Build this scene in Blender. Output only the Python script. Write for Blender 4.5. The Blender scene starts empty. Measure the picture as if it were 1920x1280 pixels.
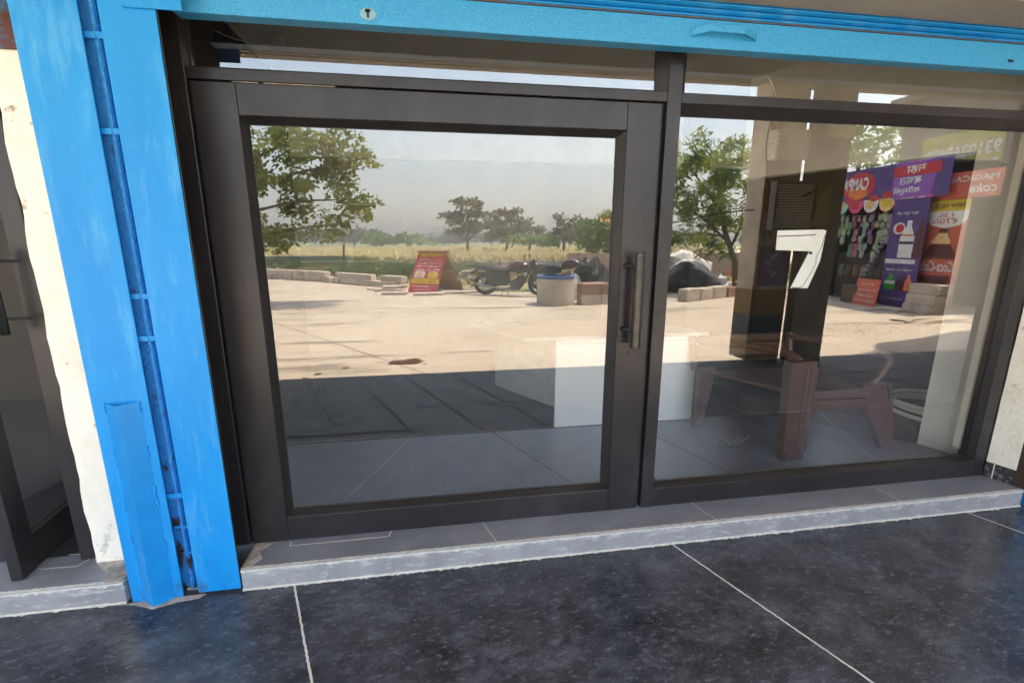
import bpy, math, random
from mathutils import Vector, Matrix
R_ = math.radians
random.seed(7)
S = bpy.context.scene

# ------------------------------------------------------------------ camera
cd = bpy.data.cameras.new('camera'); cam = bpy.data.objects.new('camera', cd); S.collection.objects.link(cam)
cd.sensor_fit = 'HORIZONTAL'; cd.sensor_width = 36.0; cd.lens = 36.0 * 854.6 / 1920.0
cd.clip_start = 0.05; cd.clip_end = 3000
CX, CY, CZ = 0.0, -2.1716, 1.575
pitch, yaw = 0.216975, 0.156758
cam.location = (CX, CY, CZ)
cam.rotation_euler = (math.pi / 2 - pitch, 0, -yaw)
S.camera = cam

# ------------------------------------------------------------------ world, sun, exposure
w = bpy.data.worlds.new('World'); S.world = w; w.use_nodes = True
nt = w.node_tree; bg = nt.nodes['Background']
sky = nt.nodes.new('ShaderNodeTexSky'); sky.sky_type = 'NISHITA'; sky.sun_disc = False
sky.sun_elevation = R_(67); sky.sun_rotation = R_(96); sky.air_density = 1.4; sky.dust_density = 3.2; sky.ozone_density = 1.0
nt.links.new(sky.outputs[0], bg.inputs[0]); bg.inputs[1].default_value = 0.15
sl = bpy.data.lights.new('sun', 'SUN'); sl.energy = 3.35; sl.angle = R_(0.5); sl.color = (1, .90, .76)
so = bpy.data.objects.new('sun', sl); S.collection.objects.link(so)
so.rotation_euler = Vector((0.388, -0.041, 0.92)).to_track_quat('Z', 'Y').to_euler()
S.view_settings.view_transform = 'Standard'; S.view_settings.look = 'None'
S.view_settings.exposure = 2.75; S.view_settings.gamma = 1
S.cycles.max_bounces = 10; S.cycles.transparent_max_bounces = 16; S.cycles.diffuse_bounces = 5
S.cycles.sample_clamp_indirect = 6.0; S.cycles.use_denoising = True
S.cycles.caustics_reflective = False; S.cycles.caustics_refractive = False

G = 0.045           # plane of the shop glass
SH = 0.105          # step height
ZG = -0.12          # yard level

# ------------------------------------------------------------------ helpers
def lin(r, g, b):
    f = lambda c: (c / 255 / 12.92) if c <= 10 else ((c / 255 + .055) / 1.055) ** 2.4
    return (f(r), f(g), f(b), 1)

def mat(name, col, rough=.6, col2=None, scale=8, detail=4, lo=.4, hi=.65, bump=0, bscale=60, metal=0, stretch=None, spec=None, rot=None, coat=0):
    m = bpy.data.materials.new(name); m.use_nodes = True
    n = m.node_tree.nodes; l = m.node_tree.links; p = n['Principled BSDF']
    c = col if len(col) == 4 else (*col, 1)
    p.inputs['Base Color'].default_value = c; p.inputs['Roughness'].default_value = rough; p.inputs['Metallic'].default_value = metal
    if spec is not None: p.inputs['Specular IOR Level'].default_value = spec
    if coat: p.inputs['Coat Weight'].default_value = coat; p.inputs['Coat Roughness'].default_value = .12
    if col2 is None: col2 = tuple(x * .82 for x in c[:3])
    tc = n.new('ShaderNodeTexCoord'); mp = n.new('ShaderNodeMapping')
    l.new(tc.outputs['Object'], mp.inputs[0])
    if stretch: mp.inputs['Scale'].default_value = stretch
    if rot: mp.inputs['Rotation'].default_value = rot
    nz = n.new('ShaderNodeTexNoise'); nz.inputs['Scale'].default_value = scale; nz.inputs['Detail'].default_value = detail; nz.inputs['Roughness'].default_value = .62
    l.new(mp.outputs[0], nz.inputs['Vector'])
    cr = n.new('ShaderNodeValToRGB'); cr.color_ramp.elements[0].position = lo; cr.color_ramp.elements[1].position = hi
    cr.color_ramp.elements[0].color = c; cr.color_ramp.elements[1].color = (*col2[:3], 1)
    l.new(nz.outputs[0], cr.inputs[0]); l.new(cr.outputs[0], p.inputs['Base Color'])
    if bump:
        nb = n.new('ShaderNodeTexNoise'); nb.inputs['Scale'].default_value = bscale; nb.inputs['Detail'].default_value = 3
        l.new(mp.outputs[0], nb.inputs['Vector'])
        b = n.new('ShaderNodeBump'); b.inputs['Strength'].default_value = bump; b.inputs['Distance'].default_value = .01
        l.new(nb.outputs[0], b.inputs['Height']); l.new(b.outputs[0], p.inputs['Normal'])
    m['cr'] = cr.name; m['mp'] = mp.name
    return m

def overlay(m, col, scale, lo, hi, stretch=(1, 1, 1), detail=6, rough=.6, zband=None, amount=1.0, offs=(0, 0, 0), rot=(0, 0, 0)):
    """A second stain layer: noise mask, optionally restricted to a height band in object space."""
    n = m.node_tree.nodes; l = m.node_tree.links; p = n['Principled BSDF']
    src = p.inputs['Base Color'].links[0].from_socket
    tc = n.new('ShaderNodeTexCoord'); mp = n.new('ShaderNodeMapping'); mp.inputs['Scale'].default_value = stretch; mp.inputs['Location'].default_value = offs; mp.inputs['Rotation'].default_value = rot
    l.new(tc.outputs['Object'], mp.inputs[0])
    nz = n.new('ShaderNodeTexNoise'); nz.inputs['Scale'].default_value = scale; nz.inputs['Detail'].default_value = detail; nz.inputs['Roughness'].default_value = rough
    l.new(mp.outputs[0], nz.inputs['Vector'])
    val = nz.outputs[0]
    if zband:
        sp = n.new('ShaderNodeSeparateXYZ'); l.new(tc.outputs['Object'], sp.inputs[0])
        mr = n.new('ShaderNodeMapRange'); mr.inputs[1].default_value = zband[0]; mr.inputs[2].default_value = zband[1]
        mr.inputs[3].default_value = 0; mr.inputs[4].default_value = zband[2]; l.new(sp.outputs['Z'], mr.inputs[0])
        ad = n.new('ShaderNodeMath'); ad.operation = 'ADD'; l.new(val, ad.inputs[0]); l.new(mr.outputs[0], ad.inputs[1]); val = ad.outputs[0]
    mr2 = n.new('ShaderNodeMapRange'); mr2.inputs[1].default_value = lo; mr2.inputs[2].default_value = hi; mr2.inputs[4].default_value = amount
    l.new(val, mr2.inputs[0])
    mx = n.new('ShaderNodeMix'); mx.data_type = 'RGBA'; l.new(mr2.outputs[0], mx.inputs[0]); l.new(src, mx.inputs[6]); mx.inputs[7].default_value = (*col[:3], 1)
    l.new(mx.outputs[2], p.inputs['Base Color'])
    return m

class MB:
    def __init__(s): s.v = []; s.f = []; s.mi = []; s.cur = 0
    def face(s, pts):
        b = len(s.v); s.v += [tuple(p) for p in pts]; s.f.append(tuple(range(b, b + len(pts)))); s.mi.append(s.cur); return s
    def box(s, x0, x1, y0, y1, z0, z1, skew=0.0):
        if x0 > x1: x0, x1 = x1, x0
        if y0 > y1: y0, y1 = y1, y0
        if z0 > z1: z0, z1 = z1, z0
        b = len(s.v)
        for z in (z0, z1):
            s.v += [(x0, y0, z), (x1, y0, z), (x1 + skew * (y1 - y0), y1, z), (x0 + skew * (y1 - y0), y1, z)]
        for q in ((3, 2, 1, 0), (4, 5, 6, 7), (0, 1, 5, 4), (1, 2, 6, 5), (2, 3, 7, 6), (3, 0, 4, 7)):
            s.f.append(tuple(b + i for i in q)); s.mi.append(s.cur)
        return s
    def obox(s, o, ux, uy, uz):
        """box from an origin and three edge vectors"""
        o, ux, uy, uz = map(Vector, (o, ux, uy, uz))
        if ux.cross(uy).dot(uz) < 0: o, ux = o + ux, -ux
        b = len(s.v)
        for k in (Vector((0, 0, 0)), uz): s.v += [tuple(o + k), tuple(o + ux + k), tuple(o + ux + uy + k), tuple(o + uy + k)]
        for q in ((3, 2, 1, 0), (4, 5, 6, 7), (0, 1, 5, 4), (1, 2, 6, 5), (2, 3, 7, 6), (3, 0, 4, 7)):
            s.f.append(tuple(b + i for i in q)); s.mi.append(s.cur)
        return s
    def prism(s, pts, z0, z1):
        a = sum(pts[i][0] * pts[(i + 1) % len(pts)][1] - pts[(i + 1) % len(pts)][0] * pts[i][1] for i in range(len(pts)))
        if a < 0: pts = pts[::-1]
        n = len(pts); b = len(s.v)
        s.v += [(p[0], p[1], z0) for p in pts] + [(p[0], p[1], z1) for p in pts]
        s.f.append(tuple(b + i for i in reversed(range(n)))); s.f.append(tuple(b + n + i for i in range(n))); s.mi += [s.cur] * 2
        for i in range(n):
            j = (i + 1) % n; s.f.append((b + i, b + j, b + n + j, b + n + i)); s.mi.append(s.cur)
        return s
    def tube(s, path, r, n=8, caps=True, sy=1.0):
        P = [Vector(p) for p in path]; rr = r if isinstance(r, (list, tuple)) else [r] * len(P)
        b = len(s.v); up = Vector((0, 0, 1)); prev = None
        for i, p in enumerate(P):
            d = (P[min(i + 1, len(P) - 1)] - P[max(i - 1, 0)]).normalized()
            if prev is None: a = up.cross(d) if abs(d.dot(up)) < .95 else Vector((1, 0, 0)).cross(d)
            else: a = prev - d * prev.dot(d)
            a.normalize(); prev = a; c = d.cross(a)
            for k in range(n):
                t = 2 * math.pi * k / n; s.v.append(tuple(p + (a * math.cos(t) + c * math.sin(t) * sy) * rr[i]))
        for i in range(len(P) - 1):
            for k in range(n):
                k2 = (k + 1) % n; s.f.append((b + i * n + k, b + i * n + k2, b + (i + 1) * n + k2, b + (i + 1) * n + k)); s.mi.append(s.cur)
        if caps:
            s.f.append(tuple(b + k for k in reversed(range(n)))); s.f.append(tuple(b + (len(P) - 1) * n + k for k in range(n))); s.mi += [s.cur] * 2
        return s
    def ring(s, c, ax, R, r, n=24, m=8, sx=1.0):
        """torus about axis ax"""
        c, ax = Vector(c), Vector(ax).normalized(); a = ax.cross(Vector((0, 0, 1)));
        if a.length < .1: a = Vector((1, 0, 0))
        a.normalize(); d = ax.cross(a); b = len(s.v)
        for i in range(n):
            t = 2 * math.pi * i / n; o = a * math.cos(t) * sx + d * math.sin(t)
            for k in range(m):
                u = 2 * math.pi * k / m; s.v.append(tuple(c + o * (R + r * math.cos(u)) + ax * r * math.sin(u)))
        for i in range(n):
            for k in range(m):
                i2, k2 = (i + 1) % n, (k + 1) % m
                s.f.append((b + i * m + k, b + i2 * m + k, b + i2 * m + k2, b + i * m + k2)); s.mi.append(s.cur)
        return s
    def lathe(s, c, prof, n=28, ax='Z', sx=1.0, jit=0):
        b = len(s.v)
        for (r, z) in prof:
            for k in range(n):
                t = 2 * math.pi * k / n; q = r * (1 + random.uniform(-jit, jit)); x, y = q * math.cos(t) * sx, q * math.sin(t)
                if ax == 'Z': s.v.append((c[0] + x, c[1] + y, c[2] + z))
                elif ax == 'Y': s.v.append((c[0] + x, c[1] + z, c[2] + y))
                else: s.v.append((c[0] + z, c[1] + x, c[2] + y))
        for i in range(len(prof) - 1):
            for k in range(n):
                k2 = (k + 1) % n; s.f.append((b + i * n + k, b + i * n + k2, b + (i + 1) * n + k2, b + (i + 1) * n + k)); s.mi.append(s.cur)
        return s
    def blob(s, c, r, seed=0, n=14, m=9, amp=.25, sc=2.0, flat=True):
        rnd = random.Random(seed); ph = [rnd.uniform(0, 6.28) for _ in range(9)]; b = len(s.v)
        for i in range(m + 1):
            v = math.pi * i / m
            for k in range(n):
                u = 2 * math.pi * k / n; x, y, z = math.sin(v) * math.cos(u), math.sin(v) * math.sin(u), math.cos(v)
                q = 1 + amp * (.5 * math.sin(sc * 1.7 * x + ph[0]) * math.sin(sc * y * 1.9 + ph[1]) + .35 * math.sin(sc * 3.3 * z + ph[2] + 2 * x * sc) + .3 * math.sin(5 * u + ph[3] + 3 * v) * math.sin(v))
                z2 = z * r[2] * q
                if flat: z2 = max(z2, 0)
                s.v.append((c[0] + x * r[0] * q, c[1] + y * r[1] * q, c[2] + z2))
        for i in range(m):
            for k in range(n):
                k2 = (k + 1) % n; s.f.append((b + i * n + k, b + (i + 1) * n + k, b + (i + 1) * n + k2, b + i * n + k2)); s.mi.append(s.cur)
        return s
    def build(s, name, mats, parent=None, mirror=False, smooth=False, bevel=0, seg=2):
        me = bpy.data.meshes.new(name)
        v = s.v; f = s.f
        if mirror:      # things stand across the yard: y counts away from the shopfront
            v = [(x, 2 * G - y, z) for x, y, z in v]; f = [tuple(reversed(q)) for q in f]
        me.from_pydata(v, [], f); me.update()
        if not isinstance(mats, (list, tuple)): mats = [mats]
        for m in mats: me.materials.append(m)
        for p, i in zip(me.polygons, s.mi): p.material_index = i
        if smooth:
            for p in me.polygons: p.use_smooth = True
        o = bpy.data.objects.new(name, me); S.collection.objects.link(o)
        if parent is not None:
            o.parent = parent; o.matrix_parent_inverse = Matrix.Translation(parent.location).inverted()
        if bevel:
            b = o.modifiers.new('bevel', 'BEVEL'); b.width = bevel; b.segments = seg; b.limit_method = 'ANGLE'; b.angle_limit = R_(40)
        return o

def tag(o, label=None, cat=None, group=None, kind=None):
    if label: o['label'] = label
    if cat: o['category'] = cat
    if group: o['group'] = group
    if kind: o['kind'] = kind
    return o
ORD = ('first','second','third','fourth','fifth','sixth','seventh','eighth','ninth','tenth','eleventh','twelfth','thirteenth','fourteenth','fifteenth','sixteenth','seventeenth','eighteenth')
def thing(name, label, cat, loc=(0, 0, 0), group=None, mirror=False):
    o = bpy.data.objects.new(name, None); S.collection.objects.link(o); o.empty_display_size = .1
    if mirror: loc = (loc[0], 2 * G - loc[1], loc[2])
    o.location = loc; return tag(o, label, cat, group)

def text_mesh(name, body, origin, u, v, height, width=None, mat_=None, parent=None, lift=.004, bold=0.0, align='LEFT', shear=0):
    """flat lettering lying on a board; u = reading direction, v = up, both real-world"""
    cu = bpy.data.curves.new('tmp', 'FONT'); cu.body = body; cu.size = 1; cu.offset = bold; cu.align_x = align; cu.shear = shear; cu.resolution_u = 3
    ob = bpy.data.objects.new('tmp', cu); S.collection.objects.link(ob)
    bpy.context.view_layer.update()
    me = bpy.data.meshes.new_from_object(ob.evaluated_get(bpy.context.evaluated_depsgraph_get()))
    bpy.data.objects.remove(ob); bpy.data.curves.remove(cu)
    xs = [q.co.x for q in me.vertices]; ys = [q.co.y for q in me.vertices]
    if not xs: return None
    x0, x1, y0, y1 = min(xs), max(xs), min(ys), max(ys)
    sy = height / max(y1 - y0, 1e-3); sx = (width / (x1 - x0)) if width else sy
    o, u, v = Vector(origin), Vector(u).normalized(), Vector(v).normalized(); nrm = u.cross(v).normalized()
    for q in me.vertices:
        q.co = o + u * (q.co.x - x0) * sx + v * (q.co.y - y0) * sy + nrm * lift
    me.materials.clear(); me.materials.append(mat_)
    me.name = name
    t = bpy.data.objects.new(name, me); S.collection.objects.link(t)
    if parent is not None:
        t.parent = parent; t.matrix_parent_inverse = Matrix.Translation(parent.location).inverted()
    return t

class Board:
    """a flat board: P0 = lower corner where reading starts, u along, v up (real-world); draws flat prints on it"""
    def __init__(s, P0, P1, top, parent):
        s.o = Vector(P0); s.u = Vector(P1) - s.o; s.w = s.u.length; s.u.normalize(); t = Vector(top) - s.o; s.v = t.normalized(); s.h = t.length
        s.n = s.u.cross(s.v).normalized(); s.p = parent
    def P(s, a, b, l=0): return s.o + s.u * a * s.w + s.v * b * s.h + s.n * l
    def board(s, m, th=.02, name='board', bevel=0):
        mb = MB(); mb.obox(s.P(0, 0, -th), s.u * s.w, s.v * s.h, s.n * th); return mb.build(name, m, s.p, bevel=bevel)
    def shape(s, pts, m, name='print', l=.004):
        mb = MB(); mb.face([s.P(a, b, l) for a, b in pts]); return mb.build(name, m, s.p)
    def rect(s, a0, b0, a1, b1, m, name='print', l=.004): return s.shape([(a0, b0), (a1, b0), (a1, b1), (a0, b1)], m, name, l)
    def oval(s, a, b, ra, rb, m, name='print', l=.005, n=24):
        return s.shape([(a + ra * math.cos(t * 2 * math.pi / n), b + rb * math.sin(t * 2 * math.pi / n)) for t in range(n)], m, name, l)
    def text(s, body, a, b, w, h, m, l=.008, bold=.01, shear=0, name='lettering'):
        return text_mesh(name, body, s.P(a, b), s.u, s.v, h * s.h, w * s.w, m, s.p, l, bold, 'LEFT', shear)

# ------------------------------------------------------------------ materials
M = {}
M['blue'] = mat('blue_paint', (.004, .225, .60), .45, (.010, .275, .66), 3.2, 8, .35, .7, .10, 160, spec=.35, stretch=(1.6, 1.6, .5))
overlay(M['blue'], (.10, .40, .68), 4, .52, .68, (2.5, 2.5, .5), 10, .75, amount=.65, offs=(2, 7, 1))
overlay(M['blue'], (.004, .12, .34), 38, .70, .76, (1, 1, .7), 5, amount=.75)
overlay(M['blue'], (.03, .03, .035), 85, .745, .77, (1, 1, 1), 4, amount=.8, offs=(9, 3, 4))
M['blue_rough'] = mat('blue_hammered_paint', (.04, .34, .64), .45, (.022, .26, .55), 130, 2, .42, .62, .28, 130)
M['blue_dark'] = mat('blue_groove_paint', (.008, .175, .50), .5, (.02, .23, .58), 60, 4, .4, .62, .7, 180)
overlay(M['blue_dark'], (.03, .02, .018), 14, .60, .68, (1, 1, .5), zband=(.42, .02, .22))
M['frame'] = mat('black_aluminium', (.021, .019, .020), .34, (.031, .028, .029), 5, 6, .38, .68, .06, 240, metal=.25, stretch=(1, 1, .35))
overlay(M['frame'], (.075, .072, .070), 3, .50, .74, (1, 1, .6), 10, .7, amount=.45)
overlay(M['frame'], (.12, .12, .115), 40, .70, .78, (1, 1, .3), amount=.4)
M['rubber'] = mat('black_gasket', (.008, .008, .009), .6)
M['steel'] = mat('dark_steel', (.05, .048, .046), .3, (.07, .066, .06), 20, metal=.7)
M['cream'] = mat('cream_plaster', (.84, .79, .67), .85, (.76, .70, .57), 7, 6, .45, .7, .55, 38)
overlay(M['cream'], (.22, .17, .12), 9, .66, .72, amount=.8)
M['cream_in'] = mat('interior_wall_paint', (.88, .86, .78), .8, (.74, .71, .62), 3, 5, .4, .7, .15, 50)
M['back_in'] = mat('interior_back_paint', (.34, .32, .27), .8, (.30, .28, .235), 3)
M['left_floor'] = mat('dark_left_floor', (.022, .023, .027), .4, (.035, .036, .04), 4)
overlay(M['blue'], (.04, .055, .065), 16, .70, .84, (1, 1, .6), 8, .7, zband=(.28, .0, .24), amount=.6)
overlay(M['cream'], (.30, .25, .19), 10, .70, .84, (1, 1, .7), 8, .7, zband=(.50, .1, .22), amount=.7)
M['blue_fresh'] = mat('fresh_blue_paint', (.003, .215, .58), .36, (.006, .25, .63), 9, 5)
M['desk_top'] = mat('desk_top_laminate', (.42, .42, .40), .3)
M['panel_grey'] = mat('grey_side_shade_and_seam', (.34, .36, .34), .5)
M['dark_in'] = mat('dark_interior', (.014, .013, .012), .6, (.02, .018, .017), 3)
M['step'] = mat('grey_tile', (.155, .165, .185), .42, (.225, .235, .255), 3.2, 8, .38, .68, .12, 60, stretch=(1, 2, 1))
overlay(M['step'], (.50, .49, .46), 60, .70, .74, amount=.6)
M['step_front'] = mat('grey_tile_edge', (.24, .24, .25), .5, (.33, .33, .335), 5, 8, .35, .65, .2, 50)
overlay(M['step_front'], (.58, .58, .55), 11, .56, .74, (1, 1, 3.2), zband=(.062, .10, .13), amount=.8)
overlay(M['step_front'], (.55, .56, .56), 16, .60, .78, (1, 1, 3), zband=(.03, 0, .12), offs=(3, 1, 2), amount=.7)
M['cement'] = mat('white_cement', (.62, .60, .54), .85, (.48, .46, .41), 30, 5, .4, .7, .5, 90)
M['cement_dirty'] = mat('rough_cement', (.42, .37, .31), .9, (.22, .20, .18), 14, 6, .4, .6, .8, 40)
M['floor'] = mat('black_stone', (.014, .016, .021), .27, (.045, .049, .060), 5, 14, .36, .70, .06, 60, rot=(0, 0, .5), stretch=(1, 1.6, 1))
M['floor'].node_tree.nodes[M['floor']['cr']].color_ramp.elements[1].position = .72
overlay(M['floor'], (.095, .100, .122), 3.4, .49, .64, (1, 1.5, 1), 15, .78, amount=.85, rot=(0, 0, -1.0))
overlay(M['floor'], (.19, .20, .23), 19, .54, .68, (1, 2.4, 1), 12, .72, amount=.60, offs=(5, 2, 0), rot=(0, 0, -.9))
overlay(M['floor'], (.11, .115, .125), .9, .42, .66, (1, 1, 1), 8, .7, amount=.35, offs=(7, 7, 0))
overlay(M['floor'], (.30, .31, .34), 60, .62, .70, (1, 2.0, 1), 6, .6, amount=.5, offs=(1, 8, 0), rot=(0, 0, -.9))
M['floor_out'] = mat('rough_dark_slab', (.060, .064, .066), .6, (.10, .104, .104), 5, 8, .4, .65, .3, 40)
overlay(M['floor_out'], (.20, .20, .18), 42, .68, .74, amount=.7)
M['joint_dark'] = mat('dark_joint', (.008, .008, .009), .8)
M['floor_in'] = mat('interior_tile', (.14, .15, .18), .30, (.18, .19, .215), 4, 9, .4, .7, .05, 60)
M['white_lam'] = mat('white_laminate', (.87, .88, .86), .35, (.84, .85, .83), 3)
M['brown'] = mat('brown_plastic', (.070, .034, .028), .32, (.090, .044, .035), 12, 4, .4, .6, .05, 60)
M['hose'] = mat('pale_green_hose', (.78, .84, .76), .45, (.70, .77, .68), 10)
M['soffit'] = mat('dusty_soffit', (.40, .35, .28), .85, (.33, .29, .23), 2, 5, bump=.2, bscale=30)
M['ceil'] = mat('porch_ceiling', (.80, .68, .47), .85, (.72, .60, .41), .7, 5, bump=.2, bscale=12)
M['pillar'] = mat('pillar_plaster', (.62, .54, .43), .85, (.45, .39, .31), 3, 7, .4, .65, .5, 25)
overlay(M['pillar'], (.07, .055, .045), 6, .64, .70, amount=.6)
M['pillar_dark'] = mat('dark_pillar', (.22, .185, .15), .6, (.11, .09, .075), 4, 6, bump=.2)
M['ochre'] = mat('ochre_band', (.24, .165, .05), .7, (.17, .12, .045), 8, 5)
M['navy'] = mat('navy_band', (.03, .04, .06), .6, (.05, .06, .075), 8, 5)
M['wire'] = mat('grey_wire', (.32, .30, .27), .5)
M['wire_dark'] = mat('dark_wire', (.02, .02, .02), .6)
M['abs'] = mat('grey_abs', (.82, .80, .74), .5, (.58, .56, .51), 8)
M['white'] = mat('white_print', (.78, .78, .76), .45)
M['numwhite'] = mat('white_vinyl', (.60, .63, .59), .40, (.54, .57, .53), 5)
M['black'] = mat('black_print', (.012, .012, .012), .5)
M['yellow'] = mat('yellow_print', (.72, .55, .03), .5)
M['red'] = mat('red_print', (.55, .035, .045), .45, (.50, .03, .04), 4)
M['red2'] = mat('faded_red_print', (.60, .14, .075), .5, (.52, .11, .06), 4)
M['maroon'] = mat('maroon_print', (.12, .02, .02), .4)
M['purple'] = mat('purple_print', (.085, .045, .19), .45, (.10, .055, .22), 3)
M['violet'] = mat('violet_print', (.30, .10, .45), .45)
M['pink'] = mat('pink_print', (.78, .08, .26), .45)
M['green'] = mat('green_print', (.06, .42, .04), .45)
M['orange'] = mat('orange_print', (.75, .22, .05), .45)
M['orange_sign'] = mat('orange_sign', (.68, .15, .07), .5, (.60, .13, .06), 6)
M['food'] = mat('food_print', (.75, .38, .10), .5, (.80, .62, .35), 16, 4, .42, .6)
M['cyanp'] = mat('mint_print', (.35, .72, .60), .5)
M['ply'] = mat('plywood', (.34, .21, .14), .75, (.24, .15, .10), 5, 7, bump=.2, stretch=(1, 1, 3))
M['wood'] = mat('dark_wood', (.11, .075, .05), .7, (.16, .11, .07), 9, stretch=(1, 1, .2))
M['yard'] = mat('sandy_concrete', (.47, .395, .31), .9, (.40, .33, .25), .35, 10, .35, .65, .35, 5)
overlay(M['yard'], (.17, .13, .10), .55, .575, .66, (.45, 2.6, 1), 8, .6, amount=.75)
overlay(M['yard'], (.52, .45, .36), 1.3, .55, .75, (.6, 1, 1), 8, .65, amount=.6, offs=(4, 4, 0))
M['block'] = mat('concrete_block', (.58, .50, .41), .9, (.40, .33, .26), 4, 7, .38, .62, .5, 18)
M['blockr'] = mat('red_block', (.34, .20, .14), .9, (.26, .16, .11), 5, 7, .38, .62, .5, 18)
M['drum'] = mat('weathered_concrete', (.56, .51, .42), .85, (.40, .36, .29), 5, 8, .35, .65, .3, 20, stretch=(1, 1, .25))
M['blue_rim'] = mat('blue_rim_paint', (.05, .10, .26), .5)
M['dung'] = mat('dark_dung', (.13, .055, .025), .95, (.075, .035, .018), 18, 6, bump=.9, bscale=45)
M['bark'] = mat('bark', (.17, .125, .09), .9, (.10, .075, .055), 8, 7, bump=.8, bscale=18, stretch=(1, 1, .3))
M['weed'] = mat('weed_green', (.075, .14, .03), .7, (.12, .17, .05), 1.5)
M['drygrass'] = mat('dry_grass', (.62, .52, .30), .85, (.50, .43, .22), .6)
M['stone_low'] = mat('low_wall_grey', (.20, .20, .18), .9, (.14, .145, .13), 1.5, 7)
M['tyre'] = mat('tyre', (.018, .018, .019), .75)
M['bike_black'] = mat('bike_black', (.015, .013, .014), .25, coat=.5)
M['bike_red'] = mat('bike_red', (.06, .008, .011), .25, coat=.6)
M['seatcover'] = mat('seat_cover', (.035, .05, .048), .6, (.05, .065, .062), 14, bump=.3)
M['chrome'] = mat('chrome_part', (.5, .5, .5), .25, metal=1)
M['silver'] = mat('silver_part', (.38, .38, .39), .4, (.30, .30, .31), 9, metal=.5)
M['engine'] = mat('engine_grey', (.14, .14, .145), .45, (.07, .07, .072), 18, metal=.5)
M['bagblack'] = mat('black_tarpaulin', (.014, .015, .016), .5, (.022, .026, .024), 5, bump=.6, bscale=12)
M['bagwhite'] = mat('white_sack', (.66, .65, .62), .7, (.50, .48, .44), 7, bump=.6, bscale=14)
M['brickwall'] = mat('pale_red_wall', (.42, .27, .20), .9, (.46, .34, .26), 1.2, 6)
M['building'] = mat('brown_building', (.20, .165, .14), .85, (.16, .135, .115), 1.2, 6)
M['ysign'] = mat('yellow_sign', (.52, .40, .06), .5, (.46, .34, .06), 2)
M['ygreen'] = mat('yellowgreen_text', (.50, .52, .10), .5)
M['greyarch'] = mat('green_arch', (.10, .12, .08), .6)
def leafmat(name, c1, c2, trans=.35):
    m = mat(name, c1, .55, c2, .9, 4, .38, .62)
    m.node_tree.nodes['Principled BSDF'].inputs['Subsurface Weight'].default_value = 0
    n = m.node_tree.nodes; l = m.node_tree.links; p = n['Principled BSDF']; out = n['Material Output']
    tr = n.new('ShaderNodeBsdfTranslucent'); mx = n.new('ShaderNodeMixShader'); mx.inputs[0].default_value = trans
    l.new(p.inputs['Base Color'].links[0].from_socket, tr.inputs[0]); l.new(p.outputs[0], mx.inputs[1]); l.new(tr.outputs[0], mx.inputs[2]); l.new(mx.outputs[0], out.inputs[0])
    return m
M['leafA'] = leafmat('leaf_olive', (.13, .165, .04), (.32, .35, .10), .5)
M['leafB'] = leafmat('leaf_green', (.07, .15, .028), (.34, .38, .06), .45)
M['leafC'] = leafmat('leaf_grey_green', (.10, .115, .055), (.16, .155, .08), .25)
M['leafD'] = leafmat('leaf_bright', (.10, .19, .03), (.18, .27, .05))
M['flower'] = mat('yellow_flower', (.80, .50, .12), .6)

# glass: a clear coated pane; it mirrors the yard and lets the room through
def glass(name, refl, tint):
    m = bpy.data.materials.new(name); m.use_nodes = True; n = m.node_tree.nodes; l = m.node_tree.links
    for x in list(n):
        if x.type == 'BSDF_PRINCIPLED': n.remove(x)
    out = n['Material Output']
    gl = n.new('ShaderNodeBsdfGlossy'); gl.inputs['Roughness'].default_value = 0; gl.inputs[0].default_value = (1, .985, .95, 1)
    tr = n.new('ShaderNodeBsdfTransparent'); tr.inputs[0].default_value = (*tint, 1)
    fr = n.new('ShaderNodeFresnel'); fr.inputs[0].default_value = 1.5
    ge = n.new('ShaderNodeNewGeometry')
    a = n.new('ShaderNodeMath'); a.operation = 'MULTIPLY_ADD'; a.inputs[1].default_value = 1.3; a.inputs[2].default_value = refl; l.new(fr.outputs[0], a.inputs[0])
    inv = n.new('ShaderNodeMath'); inv.operation = 'SUBTRACT'; inv.inputs[0].default_value = 1; l.new(ge.outputs['Backfacing'], inv.inputs[1])
    b = n.new('ShaderNodeMath'); b.operation = 'MULTIPLY'; l.new(a.outputs[0], b.inputs[0]); l.new(inv.outputs[0], b.inputs[1])
    mx = n.new('ShaderNodeMixShader'); l.new(b.outputs[0], mx.inputs[0]); l.new(tr.outputs[0], mx.inputs[1]); l.new(gl.outputs[0], mx.inputs[2]); l.new(mx.outputs[0], out.inputs[0])
    return m
M['glass'] = glass('coated_glass', .128, (.985, .99, .985))

# ================================================================== STRUCTURE
# ---- porch floor, polished part (direct view) and rough outer part
mb = MB(); mb.box(-9, 26, -1.36, 0.02, -.12, 0); tag(mb.build('floor', M['floor']), kind='structure')
mb = MB(); mb.box(-9, 26, 2 * G - 3.28, -1.36, -.125, -.003); tag(mb.build('outer_floor', M['floor_out']), kind='structure')
def strip(mb, p, q, wd, z, wob=0, n=24):
    """a thin raised joint line with slightly uneven edges"""
    p, q = Vector((*p, 0)), Vector((*q, 0)); d = (q - p).normalized(); s_ = Vector((-d.y, d.x, 0)); a = []
    for i in range(n + 1):
        c = p.lerp(q, i / n); k = random.uniform(-wob, wob)
        a.append((c + s_ * (wd / 2 + random.uniform(0, wob) + k), c - s_ * (wd / 2 + random.uniform(0, wob) - k)))
    for i in range(n):
        mb.face([(a[i][1].x, a[i][1].y, z), (a[i + 1][1].x, a[i + 1][1].y, z), (a[i + 1][0].x, a[i + 1][0].y, z), (a[i][0].x, a[i][0].y, z)])
    return mb
mb = MB()
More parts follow.
